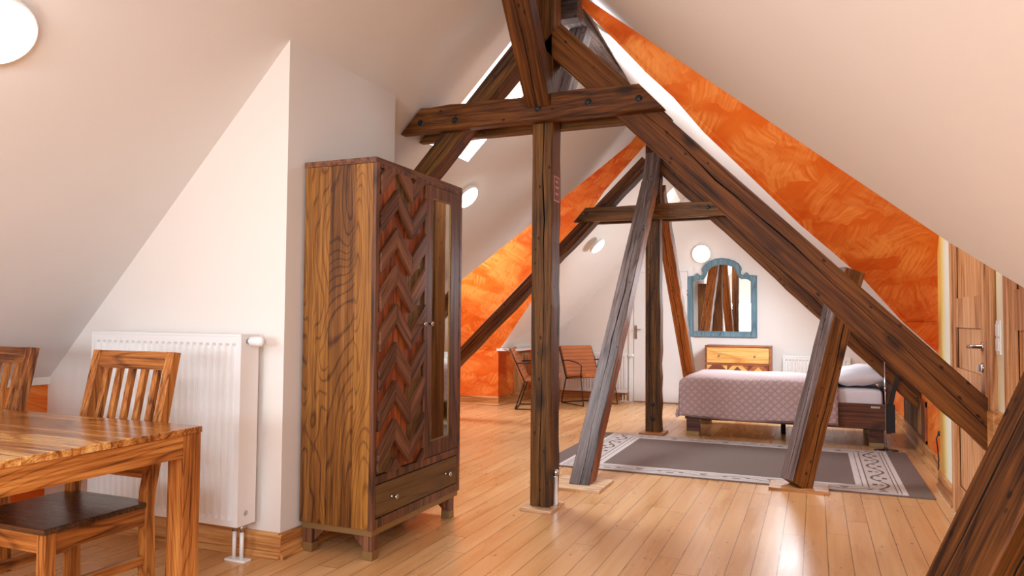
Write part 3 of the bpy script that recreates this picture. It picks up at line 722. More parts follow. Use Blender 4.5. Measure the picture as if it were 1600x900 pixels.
# ------------------------------------------------------------------ doors
def pine_door(name, y0, y1, hy0, hy1, x=.69*S, handle=True, top=2.02):
    """y0..y1 casing outside; door leaf between; wall face at x, room on the -x side"""
    e = bpy.data.objects.new(name, None); COL.objects.link(e); tag(e, kind='structure')
    b = MB(); c = .115
    b.box(x-.028, x, y0, y0+c, 0, top+.1, 0, .004); b.box(x-.028, x, y1-c, y1, 0, top+.1, 0, .004); b.box(x-.03, x, y0, y1, top, top+.1, 0, .004)
    b.box(x-.036, x-.02, y0+c-.022, y0+c, 0, top, 0, .003); b.box(x-.036, x-.02, y1-c, y1-c+.022, 0, top, 0, .003)
    b.build('door_frame', M['pine_z'], e)
    l0, l1 = y0+c+.012, y1-c-.004; xs = x-.016
    b = MB(); b.box(x-.006, x-.001, y0+c, y1-c, 0, top); b.build('door_gap', M['dark_void'], e)
    b = MB(); st = .105
    b.box(xs-.012, xs, l0, l0+st, .01, top-.01, 0, .003); b.box(xs-.012, xs, l1-st, l1, .01, top-.01, 0, .003)
    for z0, z1 in ((.01, .2), (.80, .93), (1.18, 1.36), (top-.12, top-.01)): b.box(xs-.0125, xs, l0+st, l1-st, z0, z1, 0, .003)
    lf = b.build('door_leaf', M['pine_z'], e)
    b = MB(); k = 7
    for z0, z1 in ((.2, .80), (.93, 1.18), (1.36, top-.12)):
        w = (l1-l0-2*st)/k
        if z0 in (.93,): b.box(xs+.003, xs+.008, l0+st, l1-st, z0, z1)
        else:
            for i in range(k): b.box(xs+.003, xs+.008, l0+st+i*w+.002, l0+st+(i+1)*w-.0015, z0, z1, 0, .0025)
    b.build('door_panel', M['pine_z'], lf)
    if handle:
        yh = l0+.055; b = MB(); zc = 1.085
        q = Vector((-1, 0, 0)).to_track_quat('Z', 'Y').to_matrix().to_4x4(); q.translation = (xs-.012, yh, zc)
        b.lathe([(.026, 0), (.026, .007), (.011, .009), (.010, .05), (0, .052)], q, 16)
        b.tube([(xs-.058, yh-.004, zc), (xs-.062, yh+.03, zc), (xs-.06, yh+.12, zc-.004), (xs-.05, yh+.135, zc-.006)], .0095, 10)
        q = q.copy(); q.translation = (xs-.012, yh, zc-.11); b.lathe([(.026, 0), (.026, .007), (.020, .009), (0, .010)], q, 16)
        q = q.copy(); q.translation = (xs-.02, yh, zc-.11)
        b.box(xs-.04, xs-.018, yh-.004, yh+.004, zc-.13, zc-.095)
        b.build('door_handle', M['chrome'], e)
    return e
pine_door('door_1', 4.335, 5.535, 0, 0)
pine_door('door_2', 2.95, 4.06, 0, 0, handle=False)
# small wooden block on the wall between the doors
b = MB(); b.box(.69*S-.05, .69*S, 4.19, 4.33, 0, .775, 0, .006); tag(b.build('trim_4', M['pine']), kind='structure')

# white door in the far gable
e = bpy.data.objects.new('door_3', None); COL.objects.link(e); tag(e, kind='structure')
yw = YG*S; b = MB(); x0, x1, zt3 = -2.085*S, -1.325*S, 1.575*S
b.box(x0, x0+.07, yw-.02, yw, 0, zt3+.05, 0, .004); b.box(x1-.07, x1, yw-.02, yw, 0, zt3+.05, 0, .004); b.box(x0, x1, yw-.021, yw, zt3-.02, zt3+.05, 0, .004)
b.build('door_frame', M['enamel'], e)
b = MB(); b.box(x0+.075, x1-.075, yw-.032, yw-.004, .012, zt3-.025, 0, .006); lf = b.build('door_leaf', M['enamel'], e)
b = MB(); b.box(x0+.085, x0+.125, yw-.04, yw-.03, .92, 1.12, 0, .004); b.tube([(x0+.105, yw-.04, 1.06), (x0+.105, yw-.08, 1.06), (x0+.22, yw-.08, 1.06)], .008, 8)
b.build('door_handle', M['silver'], e)
b = MB()
for z in (.25, 1.55): b.tube([(x1-.072, yw-.034, z), (x1-.072, yw-.034, z+.09)], .007, 8)
b.build('hinge', M['silver'], e)

# hatch doors in the knee walls
def hatch(name, label, x, y0, y1, z0, z1, sgn, mats):
    t = thing(name, label, 'hatch door', (x, (y0+y1)/2, 0)); h = (y1-y0)/2
    b = MB(); c = .05; s = sgn
    b.box(0, s*.02, -h, -h+c, z0, z1, 0, .003); b.box(0, s*.02, h-c, h, z0, z1, 0, .003); b.box(0, s*.021, -h, h, z1-c, z1, 0, .003); b.box(0, s*.021, -h, h, z0, z0+.03, 0, .003)
    b.build('hatch_frame', M[mats[0]], t)
    k = len(mats)-1; w = (2*h-2*c)/k
    for i in range(k):
        b = MB(); b.box(0, s*.014, -h+c+i*w+.004, -h+c+(i+1)*w-.004, z0+.03, z1-c, 0, .003); b.build('board', M[mats[i+1]], t)
    return t
hatch('hatch_door', 'low board hatch with dark and pale planks in the orange wall beside the bed', .745*S, 7.42, 9.1, .13, .50, -1, ['walnut_red', 'walnut_z', 'pine_z', 'walnut_z', 'timber_olive', 'timber_grey', 'timber_olive'])
hatch('hatch_door', 'low wooden hatch in the orange wall behind the leather armchairs', -3.325*S, 9.86, 10.45, .08, .70, 1, ['pine_z', 'pine_z', 'pine_z', 'pine_z'])

# ------------------------------------------------------------------ wardrobe
def wardrobe():
    X0, X1, Ya, Yb, Zb, Zt = -2.485, -2.045, 3.135, 4.105, .155, 2.03
    t = thing('wardrobe', 'tall dark wooden wardrobe with herringbone door and mirrored door, against the wall corner', 'wardrobe', (X0, Ya, 0))
    D = X1-X0; Wd = Yb-Ya
    b = MB(); b.box(0, D-.004, 0, .03, Zb, Zt-.03, 0, .002); b.build('side_panel', M['ward_side'], t)
    b = MB(); b.box(0, D-.004, Wd-.03, Wd, Zb, Zt-.03, 0, .002); b.build('side_panel', M['ward_side'], t)
    b = MB(); b.box(-.004, D, -.004, Wd+.004, Zt-.03, Zt, 0, .003); b.build('top_panel', M['walnut_y'], t)
    b = MB(); b.box(0, .015, .03, Wd-.03, Zb, Zt-.03); b.box(.015, D-.03, .03, Wd-.03, Zb, Zb+.02); b.build('back_panel', M['walnut_z'], t)
    # face frame
    b = MB(); b.box(D-.02, D+.002, -.001, .032, Zb-.004, Zt-.028, 0, .002); b.box(D-.02, D+.002, Wd-.028, Wd+.001, Zb-.004, Zt-.028, 0, .002)
    b.box(D-.02, D, .03, Wd-.03, .375, .415, 0, .002); b.box(D-.02, D+.001, .03, Wd-.03, Zb, Zb+.045, 0, .002); b.box(D-.02, D, .03, Wd-.03, Zt-.05, Zt-.028)
    b.build('face_frame', M['walnut_z'], t)
    b = MB(); b.box(D-.035, D-.022, .03, Wd-.03, Zb+.04, Zt-.04); b.build('inner_shadow_board', M['dark_void'], t)
    b = MB(); b.box(.01, D-.005, .012, Wd-.012, .122, Zb); b.build('plinth_strip', M['brass'], t)
    # legs with corner brackets and metal shoes
    for (lx, ly, sx, sy) in ((D-.06, .015, -1, 1), (D-.06, Wd-.115, -1, -1), (.015, .015, 1, 1), (.015, Wd-.115, 1, -1)):
        lw = .055
        b = MB(); b.box(lx, lx+lw, ly, ly+lw, .045, .124, 0, .002)
        # brackets
        yb = ly+lw if sy > 0 else ly; b.prism([(yb, .124), (yb+sy*.065, .124), (yb, .055)], lx+.012, lx+.034, 'x')
        xb = lx+lw if sx > 0 else lx; b.prism([(xb, .124), (xb+sx*.075, .124), (xb, .050)], ly+.012, ly+.034, 'y')
        lg = b.build('leg', M['walnut_z'], t)
        b = MB(); b.box(lx-.001, lx+lw+.001, ly-.001, ly+lw+.001, 0, .046, 0, .002); b.build('leg_shoe', M['brass'], lg)
    # herringbone door
    dy0, dy1, dz0, dz1 = .038, .50, .42, Zt-.052
    b = MB(); b.box(D-.022, D-.012, dy0, dy1, dz0, dz1)
    dr = b.build('door', M['walnut_z'], t); dr['label'] = 'door with raised herringbone slats'
    y_in1 = dy1; cw = (y_in1-dy0)/3; per = .201; hr = .101; PHASE = 1.789-cw*.95
    def clip(poly, lo, hi):
        for s_, lim in ((1, lo), (-1, -hi)):
            out = []
            for i in range(len(poly)):
                p, q = poly[i], poly[(i+1) % len(poly)]; pi_, qi = s_*p[1]-lim, s_*q[1]-lim
                if pi_ >= 0: out.append(p)
                if (pi_ >= 0) != (qi >= 0):
                    u = pi_/(pi_-qi); out.append((p[0]+(q[0]-p[0])*u, p[1]+(q[1]-p[1])*u))
            poly = out
            if not poly: return []
        return poly
    rnd = random.Random(5)
    rise = cw*.95
    for c in range(3):
        ya, yb = dy0+c*cw+.0015, dy0+(c+1)*cw-.0015; up = c != 1
        z = PHASE-9*per-(0 if up else 0)
        ph = 0.0
        i = 0
        while z < dz1+.1:
            for raised, h in ((True, hr), (False, per-hr)):
                za, zb = (z, z+rise) if up else (z+rise, z)
                poly = clip([(ya, za+ph), (yb, zb+ph), (yb, zb+h+ph), (ya, za+h+ph)], dz0, dz1)
                if len(poly) >= 3:
                    top = D+.014 if raised else D-.010
                    key = rnd.choice(['walnut_up' if up else 'walnut_dn']) if raised else rnd.choice(['walnut_red', 'walnut_red', 'walnut_olive', 'walnut_red'])
                    bb = MB(); bb.prism(poly, D-.012, top, 'x'); bb.build('slat', M[key], dr)
                z += h
    # mirror door
    my0, my1 = .506, Wd-.034
    b = MB(); s1 = .085
    b.box(D-.018, D+.002, my0, my0+s1, dz0, dz1, 0, .002); b.box(D-.018, D+.002, my1-.11, my1, dz0, dz1, 0, .002)
    b.box(D-.018, D+.0015, my0+s1, my1-.11, dz0, dz0+.085, 0, .002); b.box(D-.018, D+.0015, my0+s1, my1-.11, dz1-.07, dz1, 0, .002)
    dr2 = b.build('door', M['walnut_z'], t); dr2['label'] = 'framed door with a tall narrow mirror'
    b = MB(); b.box(D-.014, D-.006, my0+s1-.003, my1-.107, dz0+.082, dz1-.067); b.build('mirror_pane', M['antique_mirror'], dr2)
    b = MB()
    y0_, y1_, z0_, z1_ = my0+s1, my1-.11, dz0+.085, dz1-.07
    b.box(D-.006, D-.001, y0_, y0_+.006, z0_, z1_); b.box(D-.006, D-.001, y1_-.006, y1_, z0_, z1_); b.box(D-.006, D-.001, y0_, y1_, z0_, z0_+.006); b.box(D-.006, D-.001, y0_, y1_, z1_-.006, z1_)
    b.build('mirror_edge', M['brass'], dr2)
    def knob(par, y, z, x=D+.002):
        q = Vector((1, 0, 0)).to_track_quat('Z', 'Y').to_matrix().to_4x4(); q.translation = (x, y, z)
        MB().lathe([(.009, 0), (.008, .003), (.006, .006), (.006, .02), (.013, .026), (.015, .032), (.011, .038), (0, .040)], q, 16).build('knob', M['silver'], par)
    knob(dr, dy1-.04, 1.18, D+.004); knob(dr2, my0+.035, 1.18)
    # drawer
    b = MB(); b.box(D-.02, D-.001, .04, Wd-.036, .205, .368, 0, .003); dw = b.build('drawer', M['drawer_olive'], t); dw['label'] = 'flat olive brown drawer'
    knob(dw, .19, .285, D-.001); knob(dw, .79, .285, D-.001)
    return t
wardrobe()

# ------------------------------------------------------------------ dining table and chairs
def table():
    X1, Y1 = -2.302, 2.286; Lx, Ly, H = 1.80, .90, .77
    t = thing('dining_table', 'honey brown solid wood dining table in the lower left corner', 'table', (X1, Y1, 0))
    b = MB(); b.box(-Lx, 0, -Ly, 0, H-.026, H, 0, .003); b.build('tabletop', M['table_top'], t)
    lw = .085
    for (x, y) in ((-lw, -lw), (-Lx, -lw), (-lw, -Ly), (-Lx, -Ly)):
        b = MB(); b.box(x+.004*(x > -.5)*0-.003*(x > -.5), x+lw-.003*(x > -.5), y-.003*(y > -.5), y+lw-.003*(y > -.5), 0, H-.027, 0, .003); b.build('leg', M['acacia_z'], t)
    b = MB(); z0, z1 = H-.115, H-.0265
    for x in (-.028, -Lx+.008): MB().box(x, x+.02, -Ly+lw, -lw, z0, z1, 0, .002).build('end_apron', M['acacia_y'], t)
    for y in (-.028, -Ly+.008): MB().box(-Lx+lw, -lw, y, y+.02, z0, z1, 0, .002).build('side_apron', M['acacia_x'], t)
    return t
table()
def chair(loc, label, rz=0):
    """faces -y; origin at the floor under the middle of the seat's back edge"""
    t = thing('dining_chair', label, 'chair', loc, rz, 'slat-back dining chairs at the table')
    W, D = .50, .46; hw = W/2; zs = .43
    # rear posts : straight to the seat, then leaning back
    for s in (-1, 1):
        xo, xi = s*hw, s*(hw-.045)
        pr = [(-.005, 0), (.048, 0), (.03, .40), (.034, .46), (.150, 1.05), (.112, 1.055), (-.012, .47), (-.012, .40)]
        b = MB(); b.prism(pr, min(xo, xi), max(xo, xi), 'x'); b.build('rear_leg', M['acacia_z'], t)
        b = MB(); b.box(min(xo, xi), max(xo, xi), -D+.01, -D+.055, 0, zs-.02, 0, .003); b.build('front_leg', M['acacia_z'], t)
        b = MB(); b.box(s*(hw-.034), s*(hw-.008), -D+.055, -.008, zs-.095, zs-.022, 0, .002); b.build('side_rail', M['acacia_y'], t)
        b = MB(); b.box(s*(hw-.034), s*(hw-.012), -D+.055, -.004, .165, .205, 0, .002); b.build('stretcher', M['acacia_y'], t)
    b = MB(); b.box(-hw+.045, hw-.045, -D+.018, -D+.04, zs-.095, zs-.022, 0, .002); b.build('front_rail', M['acacia_x'], t)
    b = MB(); b.box(-hw+.045, hw-.045, 0, .02, zs-.095, zs-.022, 0, .002); b.build('rear_rail', M['acacia_x'], t)
    b = MB(); b.box(-hw-.004, hw+.004, -D, -.013, zs-.022, zs, 0, .005); b.box(-hw+.047, hw-.047, -.02, .02, zs-.022, zs, 0, .004); b.build('seat', M['seat'], t)
    def yb(z): return .013+(z-.46)/(.595)*.118
    def bar(z0, z1, x0, x1, th):
        return [(x, y, z) for z in (z0, z1) for y in (yb(z)-th/2, yb(z)+th/2) for x in (x0, x1)]
    FC = [(0, 2, 3, 1), (4, 5, 7, 6), (0, 1, 5, 4), (2, 6, 7, 3), (0, 4, 6, 2), (1, 3, 7, 5)]
    b = MB(); b.add(bar(.975, 1.053, -hw+.045, hw-.045, .028), FC); b.build('top_rail', M['acacia_x'], t)
    b = MB(); b.add(bar(.52, .585, -hw+.045, hw-.045, .022), FC); b.build('lower_back_rail', M['acacia_x'], t)
    for k in range(5):
        xc = (-hw+.045)+(W-.09)*(k+.68)/5.36
        b = MB(); b.add(bar(.58, .978, xc-.015, xc+.015, .02), FC); b.build('back_slat', M['acacia_z'], t)
    return t
chair((-2.858, 2.305, 0), 'slat-back wooden dining chair in front of the radiator')
chair((-3.785, 2.305, 0), 'slat-back wooden dining chair cut off by the left edge of the picture')

# ------------------------------------------------------------------ radiators
def radiator(loc, rz, W, H, z0, label, D=.11, pitch=.0425, pipes=True, knobr=True, group=None):
    """front faces -y, origin at right front corner foot on the floor; body spans x -W..0, y 0..D"""
    t = thing('radiator', label, 'radiator', loc, rz, group)
    n = max(4, round((W-.05)/pitch)); p = (W-.05)/n; b = MB()
    # front sheet with vertical flutes
    xs = [-W]; ys = [0]
    prof = []
    zt, zb = z0+H-.045, z0+.03
    for i in range(n):
        x0 = -W+.025+i*p
        prof += [(x0, 0), (x0+p*.18, 0), (x0+p*.30, .016), (x0+p*.70, .016), (x0+p*.82, 0)]
    prof = [(-W, 0)]+prof+[(-.025, 0), (0, 0)]
    lv = [(z0, 0), (zb, 0), (zb+.015, 1), (zt-.015, 1), (zt, 0), (z0+H-.004, 0)]
    v = []; fc = []
    for z, k in lv:
        for x, y in prof: v.append((x, y*k, z))
    m_ = len(prof)
    for i in range(len(lv)-1):
        for j in range(m_-1): fc.append([i*m_+j, i*m_+j+1, (i+1)*m_+j+1, (i+1)*m_+j])
    b.add(v, fc, False); fr = b.build('front_panel', M['enamel'], t)
    b = MB(); b.box(-W, 0, .0165, D, z0, z0+H-.012, 0, .002)
    b.box(-W-.001, -W+.004, -.001, D, z0, z0+H, 0, .001); b.box(-.004, .001, -.001, D, z0, z0+H, 0, .001)
    b.build('radiator_body', M['enamel'], t)
    b = MB(); b.box(-W-.002, .002, -.002, .01, z0+H-.012, z0+H, 0, .002); b.box(-W-.002, .002, D-.01, D, z0+H-.012, z0+H, 0, .002)
    kx = 0
    x = -W+.01
    while x < -.02: b.box(x, x+.006, .01, D-.01, z0+H-.008, z0+H-.001); x += .018
    b.build('top_grille', M['enamel'], t)
    if knobr:
        q = Vector((1, 0, 0)).to_track_quat('Z', 'Y').to_matrix().to_4x4(); q.translation = (.001, .045, z0+H-.035)
        MB().lathe([(.013, 0), (.013, .012), (.018, .014), (.020, .022)], q, 16).build('valve', M['chrome'], t)
        q = q.copy(); q.translation = (.021, .045, z0+H-.035)
        MB().lathe([(.018, 0), (.024, .006), (.025, .06), (.022, .075), (.012, .082), (0, .083)], q, 20).build('thermostat_knob', M['plastic'], t)
    q = Vector((1, 0, 0)).to_track_quat('Z', 'Y').to_matrix().to_4x4(); q.translation = (.001, .055, z0+.06)
    MB().lathe([(.013, 0), (.013, .003), (.008, .004), (.007, .002), (0, .002)], q, 16).build('vent_plug', M['grey_plastic'], t)
    if pipes:
        for dx in (-.035, .015-.03-.0):
            pass
        for x in (-.065, -.018):
            b = MB(); b.tube([(x, .055, .01), (x, .055, z0-.03)], .010, 12); pp = b.build('pipe', M['plastic'], t)
            b = MB(); b.tube([(x, .055, z0-.035), (x, .055, z0+.004)], .014, 6); b.build('pipe_nut', M['silver'], pp)
        b = MB(); b.box(-.105, .022, .03, .08, 0, .012, 0, .004); b.build('pipe_cover', M['plastic'], t)
    return t
radiator((-2.622, 2.838, 0), 0, 1.045, .945, .18, 'large white ribbed radiator on the wall between chair and wardrobe', .125)
radiator((-2.56, YG*S-.12, 0), 0, 1.0, .58, .13, 'white radiator on the far wall behind the leather armchairs', .09)
radiator((.42, YG*S-.12, 0), 0, .83, .60, .13, 'low white radiator on the far wall behind the bed', .09, knobr=False)

# ------------------------------------------------------------------ ceiling and wall lamps
def lamp(label, p, nrm, r, group=None):
    q = Vector(nrm).to_track_quat('Z', 'Y').to_matrix().to_4x4()
    t = thing('dome_lamp', label, 'lamp', p); t.rotation_euler = q.to_euler()
    MB().lathe([(r*1.0, 0), (r*1.04, .006), (r*1.04, .028), (r*.98, .034), (r*.95, .03)], None, 40).build('lamp_base', M['enamel'], t)
    pr = [(r*.96, .028)]
    for i in range(1, 9):
        a = i/8*pi/2; pr.append((r*.96*cos(a), .028+.05*sin(a)))
    pr[-1] = (0, .078)
    MB().lathe(pr, None, 40).build('lamp_shade', M['lamp'], t)
    return t
lamp('round glowing dome lamp on the sloping ceiling, upper left corner', K(-2.33, 1.435, rl(-2.33)), NL, .142)
lamp('small glowing dome lamp half hidden behind the wardrobe top', K(-2.33, 4.73, rl(-2.33)), NL, .115)
def far_l(x, y):
    return .0
lamp('glowing dome lamp on the sloping ceiling above the armchairs', K(-2.16, 7.56, 1.785), NL, .112)
lamp('round glowing dome lamp on the far wall left of the blue mirror', K(-1.227, 8.76, 1.76), (0, -1, 0), .125)

# ------------------------------------------------------------------ wall mirror
def mirror():
    cx, zb = (-1.464-.528)/2*S+.0, .786*S; hwid = .472; yw = YG*S
    t = thing('wall_mirror', 'blue painted wooden mirror with an arched top on the far wall', 'mirror', (cx, yw, zb))
    k = hwid/223.   # crop units to metres
    L = [(223, 5), (223, 410), (200, 413), (175, 414), (168, 426), (160, 432), (153, 424), (140, 414), (126, 418), (122, 430), (124, 446), (128, 452), (126, 466), (108, 492), (80, 512), (40, 526), (0, 531)]
    I = [(184, 42), (184, 372), (165, 386), (143, 390), (125, 388), (112, 396), (100, 420), (88, 450), (70, 470), (36, 482), (0, 487)]
    out = [(-x*k, z*k) for x, z in L]+[(x*k, z*k) for x, z in L[-2::-1]]
    inn = [(-x*k, z*k) for x, z in I]+[(x*k, z*k) for x, z in I[-2::-1]]
    import mathutils
    def ring(o_, i_, y0, y1):
        # triangulate the frame face as outline with a hole
        tri = mathutils.geometry.tessellate_polygon([[Vector((a, b_, 0)) for a, b_ in o_], [Vector((a, b_, 0)) for a, b_ in i_]])
        allp = o_+i_; n = len(allp)
        v = [(a, y0, b_) for a, b_ in allp]+[(a, y1, b_) for a, b_ in allp]
        fc = [list(x) for x in tri]+[[j+n for j in x[::-1]] for x in tri]
        no = len(o_)
        fc += [[i, (i+1) % no, (i+1) % no+n, i+n] for i in range(no)]
        ni = len(i_); fc += [[no+i, no+(i+1) % ni, no+(i+1) % ni+n, no+i+n] for i in range(ni)]
        return v, fc
    v, fc = ring(out, inn, -.030, -.002)
    fr = mesh('mirror_frame', v, fc, M['blue_frame'], t)
    bm = bmesh.new(); bm.from_mesh(fr.data); bmesh.ops.recalc_face_normals(bm, faces=bm.faces[:]); bm.to_mesh(fr.data); bm.free()
    # raised beads on both edges
    b = MB(); b.tube([(a*.985, -.030, z*.99+.004) for a, z in out], .007, 6, 0, True); b.tube([(a*1.03, -.030, z+(.006 if z > .5 else -.006)) for a, z in inn], .006, 6, 0, True)
    b.build('frame_bead', M['blue_frame'], fr)
    mesh('mirror_pane', [(a, -.012, z) for a, z in inn], [list(range(len(inn)))], M['mirror'], t)
mirror()

# ------------------------------------------------------------------ chest of drawers
def chest():
    X0, X1, Yf, Yb, H = -1.40, -.545, 10.29, YG*S-.02, .862
    t = thing('chest_of_drawers', 'wooden chest of drawers with chevron fronts under the blue mirror', 'chest of drawers', (X0, Yf, 0))
    W, D = X1-X0, Yb-Yf
    b = MB(); b.box(0, W, 0, D, H-.022, H, 0, .003); b.box(0, .022, 0, D, .15, H-.022, 0, .002); b.box(W-.022, W, 0, D, .15, H-.022, 0, .002)
    b.box(.022, W-.022, .005, .02, .60, .625); b.box(.022, W-.022, .005, .02, .385, .405); b.box(.022, W-.022, 0, D, .15, .175); b.box(.02, W-.02, D-.012, D, .15, H-.02)
    b.build('carcass', M['chest_mid'], t)
    for lx in (.0, W-.05):
        for ly in (0, D-.05):
            b = MB(); b.box(lx, lx+.05, ly, ly+.05, 0, .15, 0, .002); b.build('leg', M['chest_mid'], t)
    def knobs(par, z, xs):
        for x in xs:
            q = Vector((0, -1, 0)).to_track_quat('Z', 'Y').to_matrix().to_4x4(); q.translation = (x, -.004, z)
            MB().lathe([(.008, 0), (.005, .01), (.013, .02), (.012, .026), (0, .028)], q, 12).build('knob', M['silver'], par)
    b = MB(); b.box(.027, W-.027, -.004, .016, .629, H-.028, 0, .002); d = b.build('drawer', M['chest_light'], t); d['label'] = 'plain pale drawer'; knobs(d, .735, (.2, W-.2))
    rnd = random.Random(3)
    for z0, z1 in ((.409, .597), (.178, .382)):
        b = MB(); b.box(.027, W-.027, .002, .016, z0, z1); d = b.build('drawer', M['chest_dark'], t); d['label'] = 'drawer with chevron strips'
        n = 6; cw = (W-.054)/n; h = z1-z0
        strips = {'chest_light': MB(), 'chest_dark': MB(), 'chest_mid': MB()}
        order = ['chest_dark', 'chest_light', 'chest_mid']
        for i in range(n):
            xa = .027+i*cw; xb = xa+cw; up = i % 2 == 0
            z = z0-cw-.05; k = (i // 2) % 3
            while z < z1+.1:
                hh = .075
                za, zb = (z, z+cw) if up else (z+cw, z)
                poly = [(xa, za), (xb, zb), (xb, zb+hh), (xa, za+hh)]
                # clip to the drawer
                for s_, lim in ((1, z0), (-1, -z1)):
                    out = []
                    for q in range(len(poly)):
                        p, r = poly[q], poly[(q+1) % len(poly)]; a_, b2 = s_*p[1]-lim, s_*r[1]-lim
                        if a_ >= 0: out.append(p)
                        if (a_ >= 0) != (b2 >= 0):
                            u = a_/(a_-b2); out.append((p[0]+(r[0]-p[0])*u, p[1]+(r[1]-p[1])*u))
                    poly = out
                    if not poly: break
                if len(poly) >= 3: strips[order[k % 3]].prism(poly, -.004, .002, 'y')
                z += hh; k += 1
        for key, mb in strips.items():
            if mb.v: mb.build('chevron_inlay', M[key], d)
        knobs(d, (z0+z1)/2, (.2, W-.2))
chest()

# ------------------------------------------------------------------ bed
def cloth_mesh(name, fn, nu, nv, mat, parent=None, uv=None, thick=0):
    v = []; fc = []
    for i in range(nu+1):
        for j in range(nv+1): v.append(fn(i/nu, j/nv))
    for i in range(nu):
        for j in range(nv): a = i*(nv+1)+j; fc.append([a, a+nv+1, a+nv+2, a+1])
    o = mesh(name, v, fc, mat, parent, True)
    if uv:
        l = o.data.uv_layers.new(name='UVMap')
        for p in o.data.polygons:
            for li in p.loop_indices:
                k = o.data.loops[li].vertex_index; i, j = divmod(k, nv+1); l.data[li].uv = uv(i/nu, j/nv)
    if thick:
        md = o.modifiers.new('solid', 'SOLIDIFY'); md.thickness = thick; md.offset = 1
    return o
BX0, BX1, BY0, BY1 = -1.26, .61, 7.765, 9.0
def bed():
    t = thing('bed', 'low dark wooden double bed behind the rug', 'bed', (BX0, BY0, 0)); L, Wd = BX1-BX0, BY1-BY0
    b = MB(); b.box(.02, L, 0, .035, .185, .425, 0, .004); b.build('side_rail', M['bed_wood'], t)
    b = MB(); b.box(.02, L, Wd-.035, Wd, .185, .425, 0, .004); b.build('side_rail', M['bed_wood'], t)
    b = MB(); b.box(0, .035, 0, Wd, .185, .425, 0, .004); b.build('foot_rail', M['bed_wood'], t)
    for x, y in ((.0, .10), (L-.14, .11), (0, Wd-.23), (L-.14, Wd-.23)):
        b = MB(); b.box(x, x+.13, y, y+.12, .045, .19, 0, .003); lg = b.build('leg', M['bed_wood'], t)
        b = MB(); b.box(x-.001, x+.131, y-.001, y+.121, 0, .045, 0, .003); b.build('leg_shoe', M['brass'], lg)
    b = MB(); b.tube([(L*.5, Wd*.5, 0), (L*.5, Wd*.5, .25)], .025, 12); b.box(.1, L-.1, Wd*.5-.03, Wd*.5+.03, .25, .29); b.build('centre_foot', M['black'], t)
    # slanted headboard at the right end, dark side cheek
    b = MB(); b.prism([(L+.0, .15), (L+.045, .15), (L+.045, .45), (L+.12, .80), (L+.08, .80), (L+.005, .45)], .02, Wd-.02, 'y')
    b.build('headboard', M['bed_wood'], t)
    b = MB(); b.box(L+.0, L+.075, -.012, .02, .165, .43, 0, .005); b.prism([(L+.02, .43), (L+.06, .43), (L+.115, .70), (L+.085, .70)], -.008, .018, 'y'); b.build('headboard_cheek', M['black'], t)
    b = MB(); b.box(L-.13, L-.05, -.004, 0, .385, .405, 0, .002); b.build('maker_plate', M['silver'], t)
bed()
# mattress
b = MB(); b.box(BX0+.03, BX1-.01, BY0+.03, BY1-.03, .30, .565, 0, .06)
o = b.build('mattress', M['cotton'])
tag(o, 'white sheeted mattress lying in the low wooden bed', 'mattress')
md = o.modifiers.new('s', 'SUBSURF'); md.levels = 1; md.render_levels = 2
for p in o.data.polygons: p.use_smooth = True
# quilted cover over the foot two thirds of the bed
def qfn(u, w):
    # u along x (foot drop, then top) ; w across y (front drop, top)
    drop_f = .42; top = 1.29; dropx = .30
    s = u*(dropx+1.50); c = w*(drop_f+top)
    x = BX0-.045+max(0, s-dropx); zx = -max(0, dropx-s)
    y = BY0-.03+max(0, c-drop_f); zy = -max(0, drop_f-c)
    z = .625+max(zx, -9)+0
    z = .605+zx+zy if (zx == 0 or zy == 0) else .605+min(zx, zy)-.02
    # round the shoulders
    r = .07
    e = max(0, r-max(0, s-dropx)) if s >= dropx else r
    g = max(0, r-max(0, c-drop_f)) if c >= drop_f else r
    z -= (e*e+g*g)/(2*r)*.9
    if s < dropx: x -= .015*sin(w*21)*(dropx-s)/dropx+.02*(dropx-s)/dropx
    if c < drop_f: y -= .012*sin(u*26+1)*(drop_f-c)/drop_f+.012*(drop_f-c)/drop_f; 
    if s < dropx and c < drop_f: x += .05*(1-(dropx-s)/dropx)*0; y -= .0
    z += .004*sin(u*17+w*9)
    z = max(z, .205+.012*sin(u*9)+.0)
    return (x, y, z)
o = cloth_mesh('bedspread', qfn, 60, 60, M['quilt'], None, lambda u, w: (u*1.8, w*1.86), .012)
tag(o, 'dusty pink quilted bedspread draped over the foot of the bed', 'bedspread')
# pillow
def pillow(loc, rz, tilt, label):
    v = []; fc = []; n = 18
    for sgn in (1, -1):
        for i in range(n+1):
            for j in range(n+1):
                a, c = i/n*2-1, j/n*2-1
                e = max(0, (1-abs(a)**2.6))*max(0, (1-abs(c)**2.6)); h = .085*e**.42
                sh = 1-.06*(abs(a)*abs(c))**2
                pin = 1-.05*(1-a*a) if abs(c) > .8 else 1
                v.append((a*.25*(1-.05*(1-c*c)), c*.30*(1-.05*(1-a*a)), sgn*h+.006*sin(a*9+c*4)*e))
        n0 = 0 if sgn == 1 else (n+1)**2
        for i in range(n):
            for j in range(n):
                q = [n0+i*(n+1)+j, n0+(i+1)*(n+1)+j, n0+(i+1)*(n+1)+j+1, n0+i*(n+1)+j+1]
                fc.append(q if sgn == 1 else q[::-1])
    o = mesh('pillow', v, fc, M['cotton'], None, True)
    bm = bmesh.new(); bm.from_mesh(o.data); bmesh.ops.remove_doubles(bm, verts=bm.verts[:], dist=.0005); bm.to_mesh(o.data); bm.free()
    o.location = loc; o.rotation_euler = (0, tilt, rz); tag(o, label, 'pillow'); return o
pillow((.42, 8.11, .66), 0, -.14, 'plump white pillow at the near side of the bed head')
pillow((.42, 8.70, .66), 0, -.14, 'plump white pillow at the far side of the bed head')

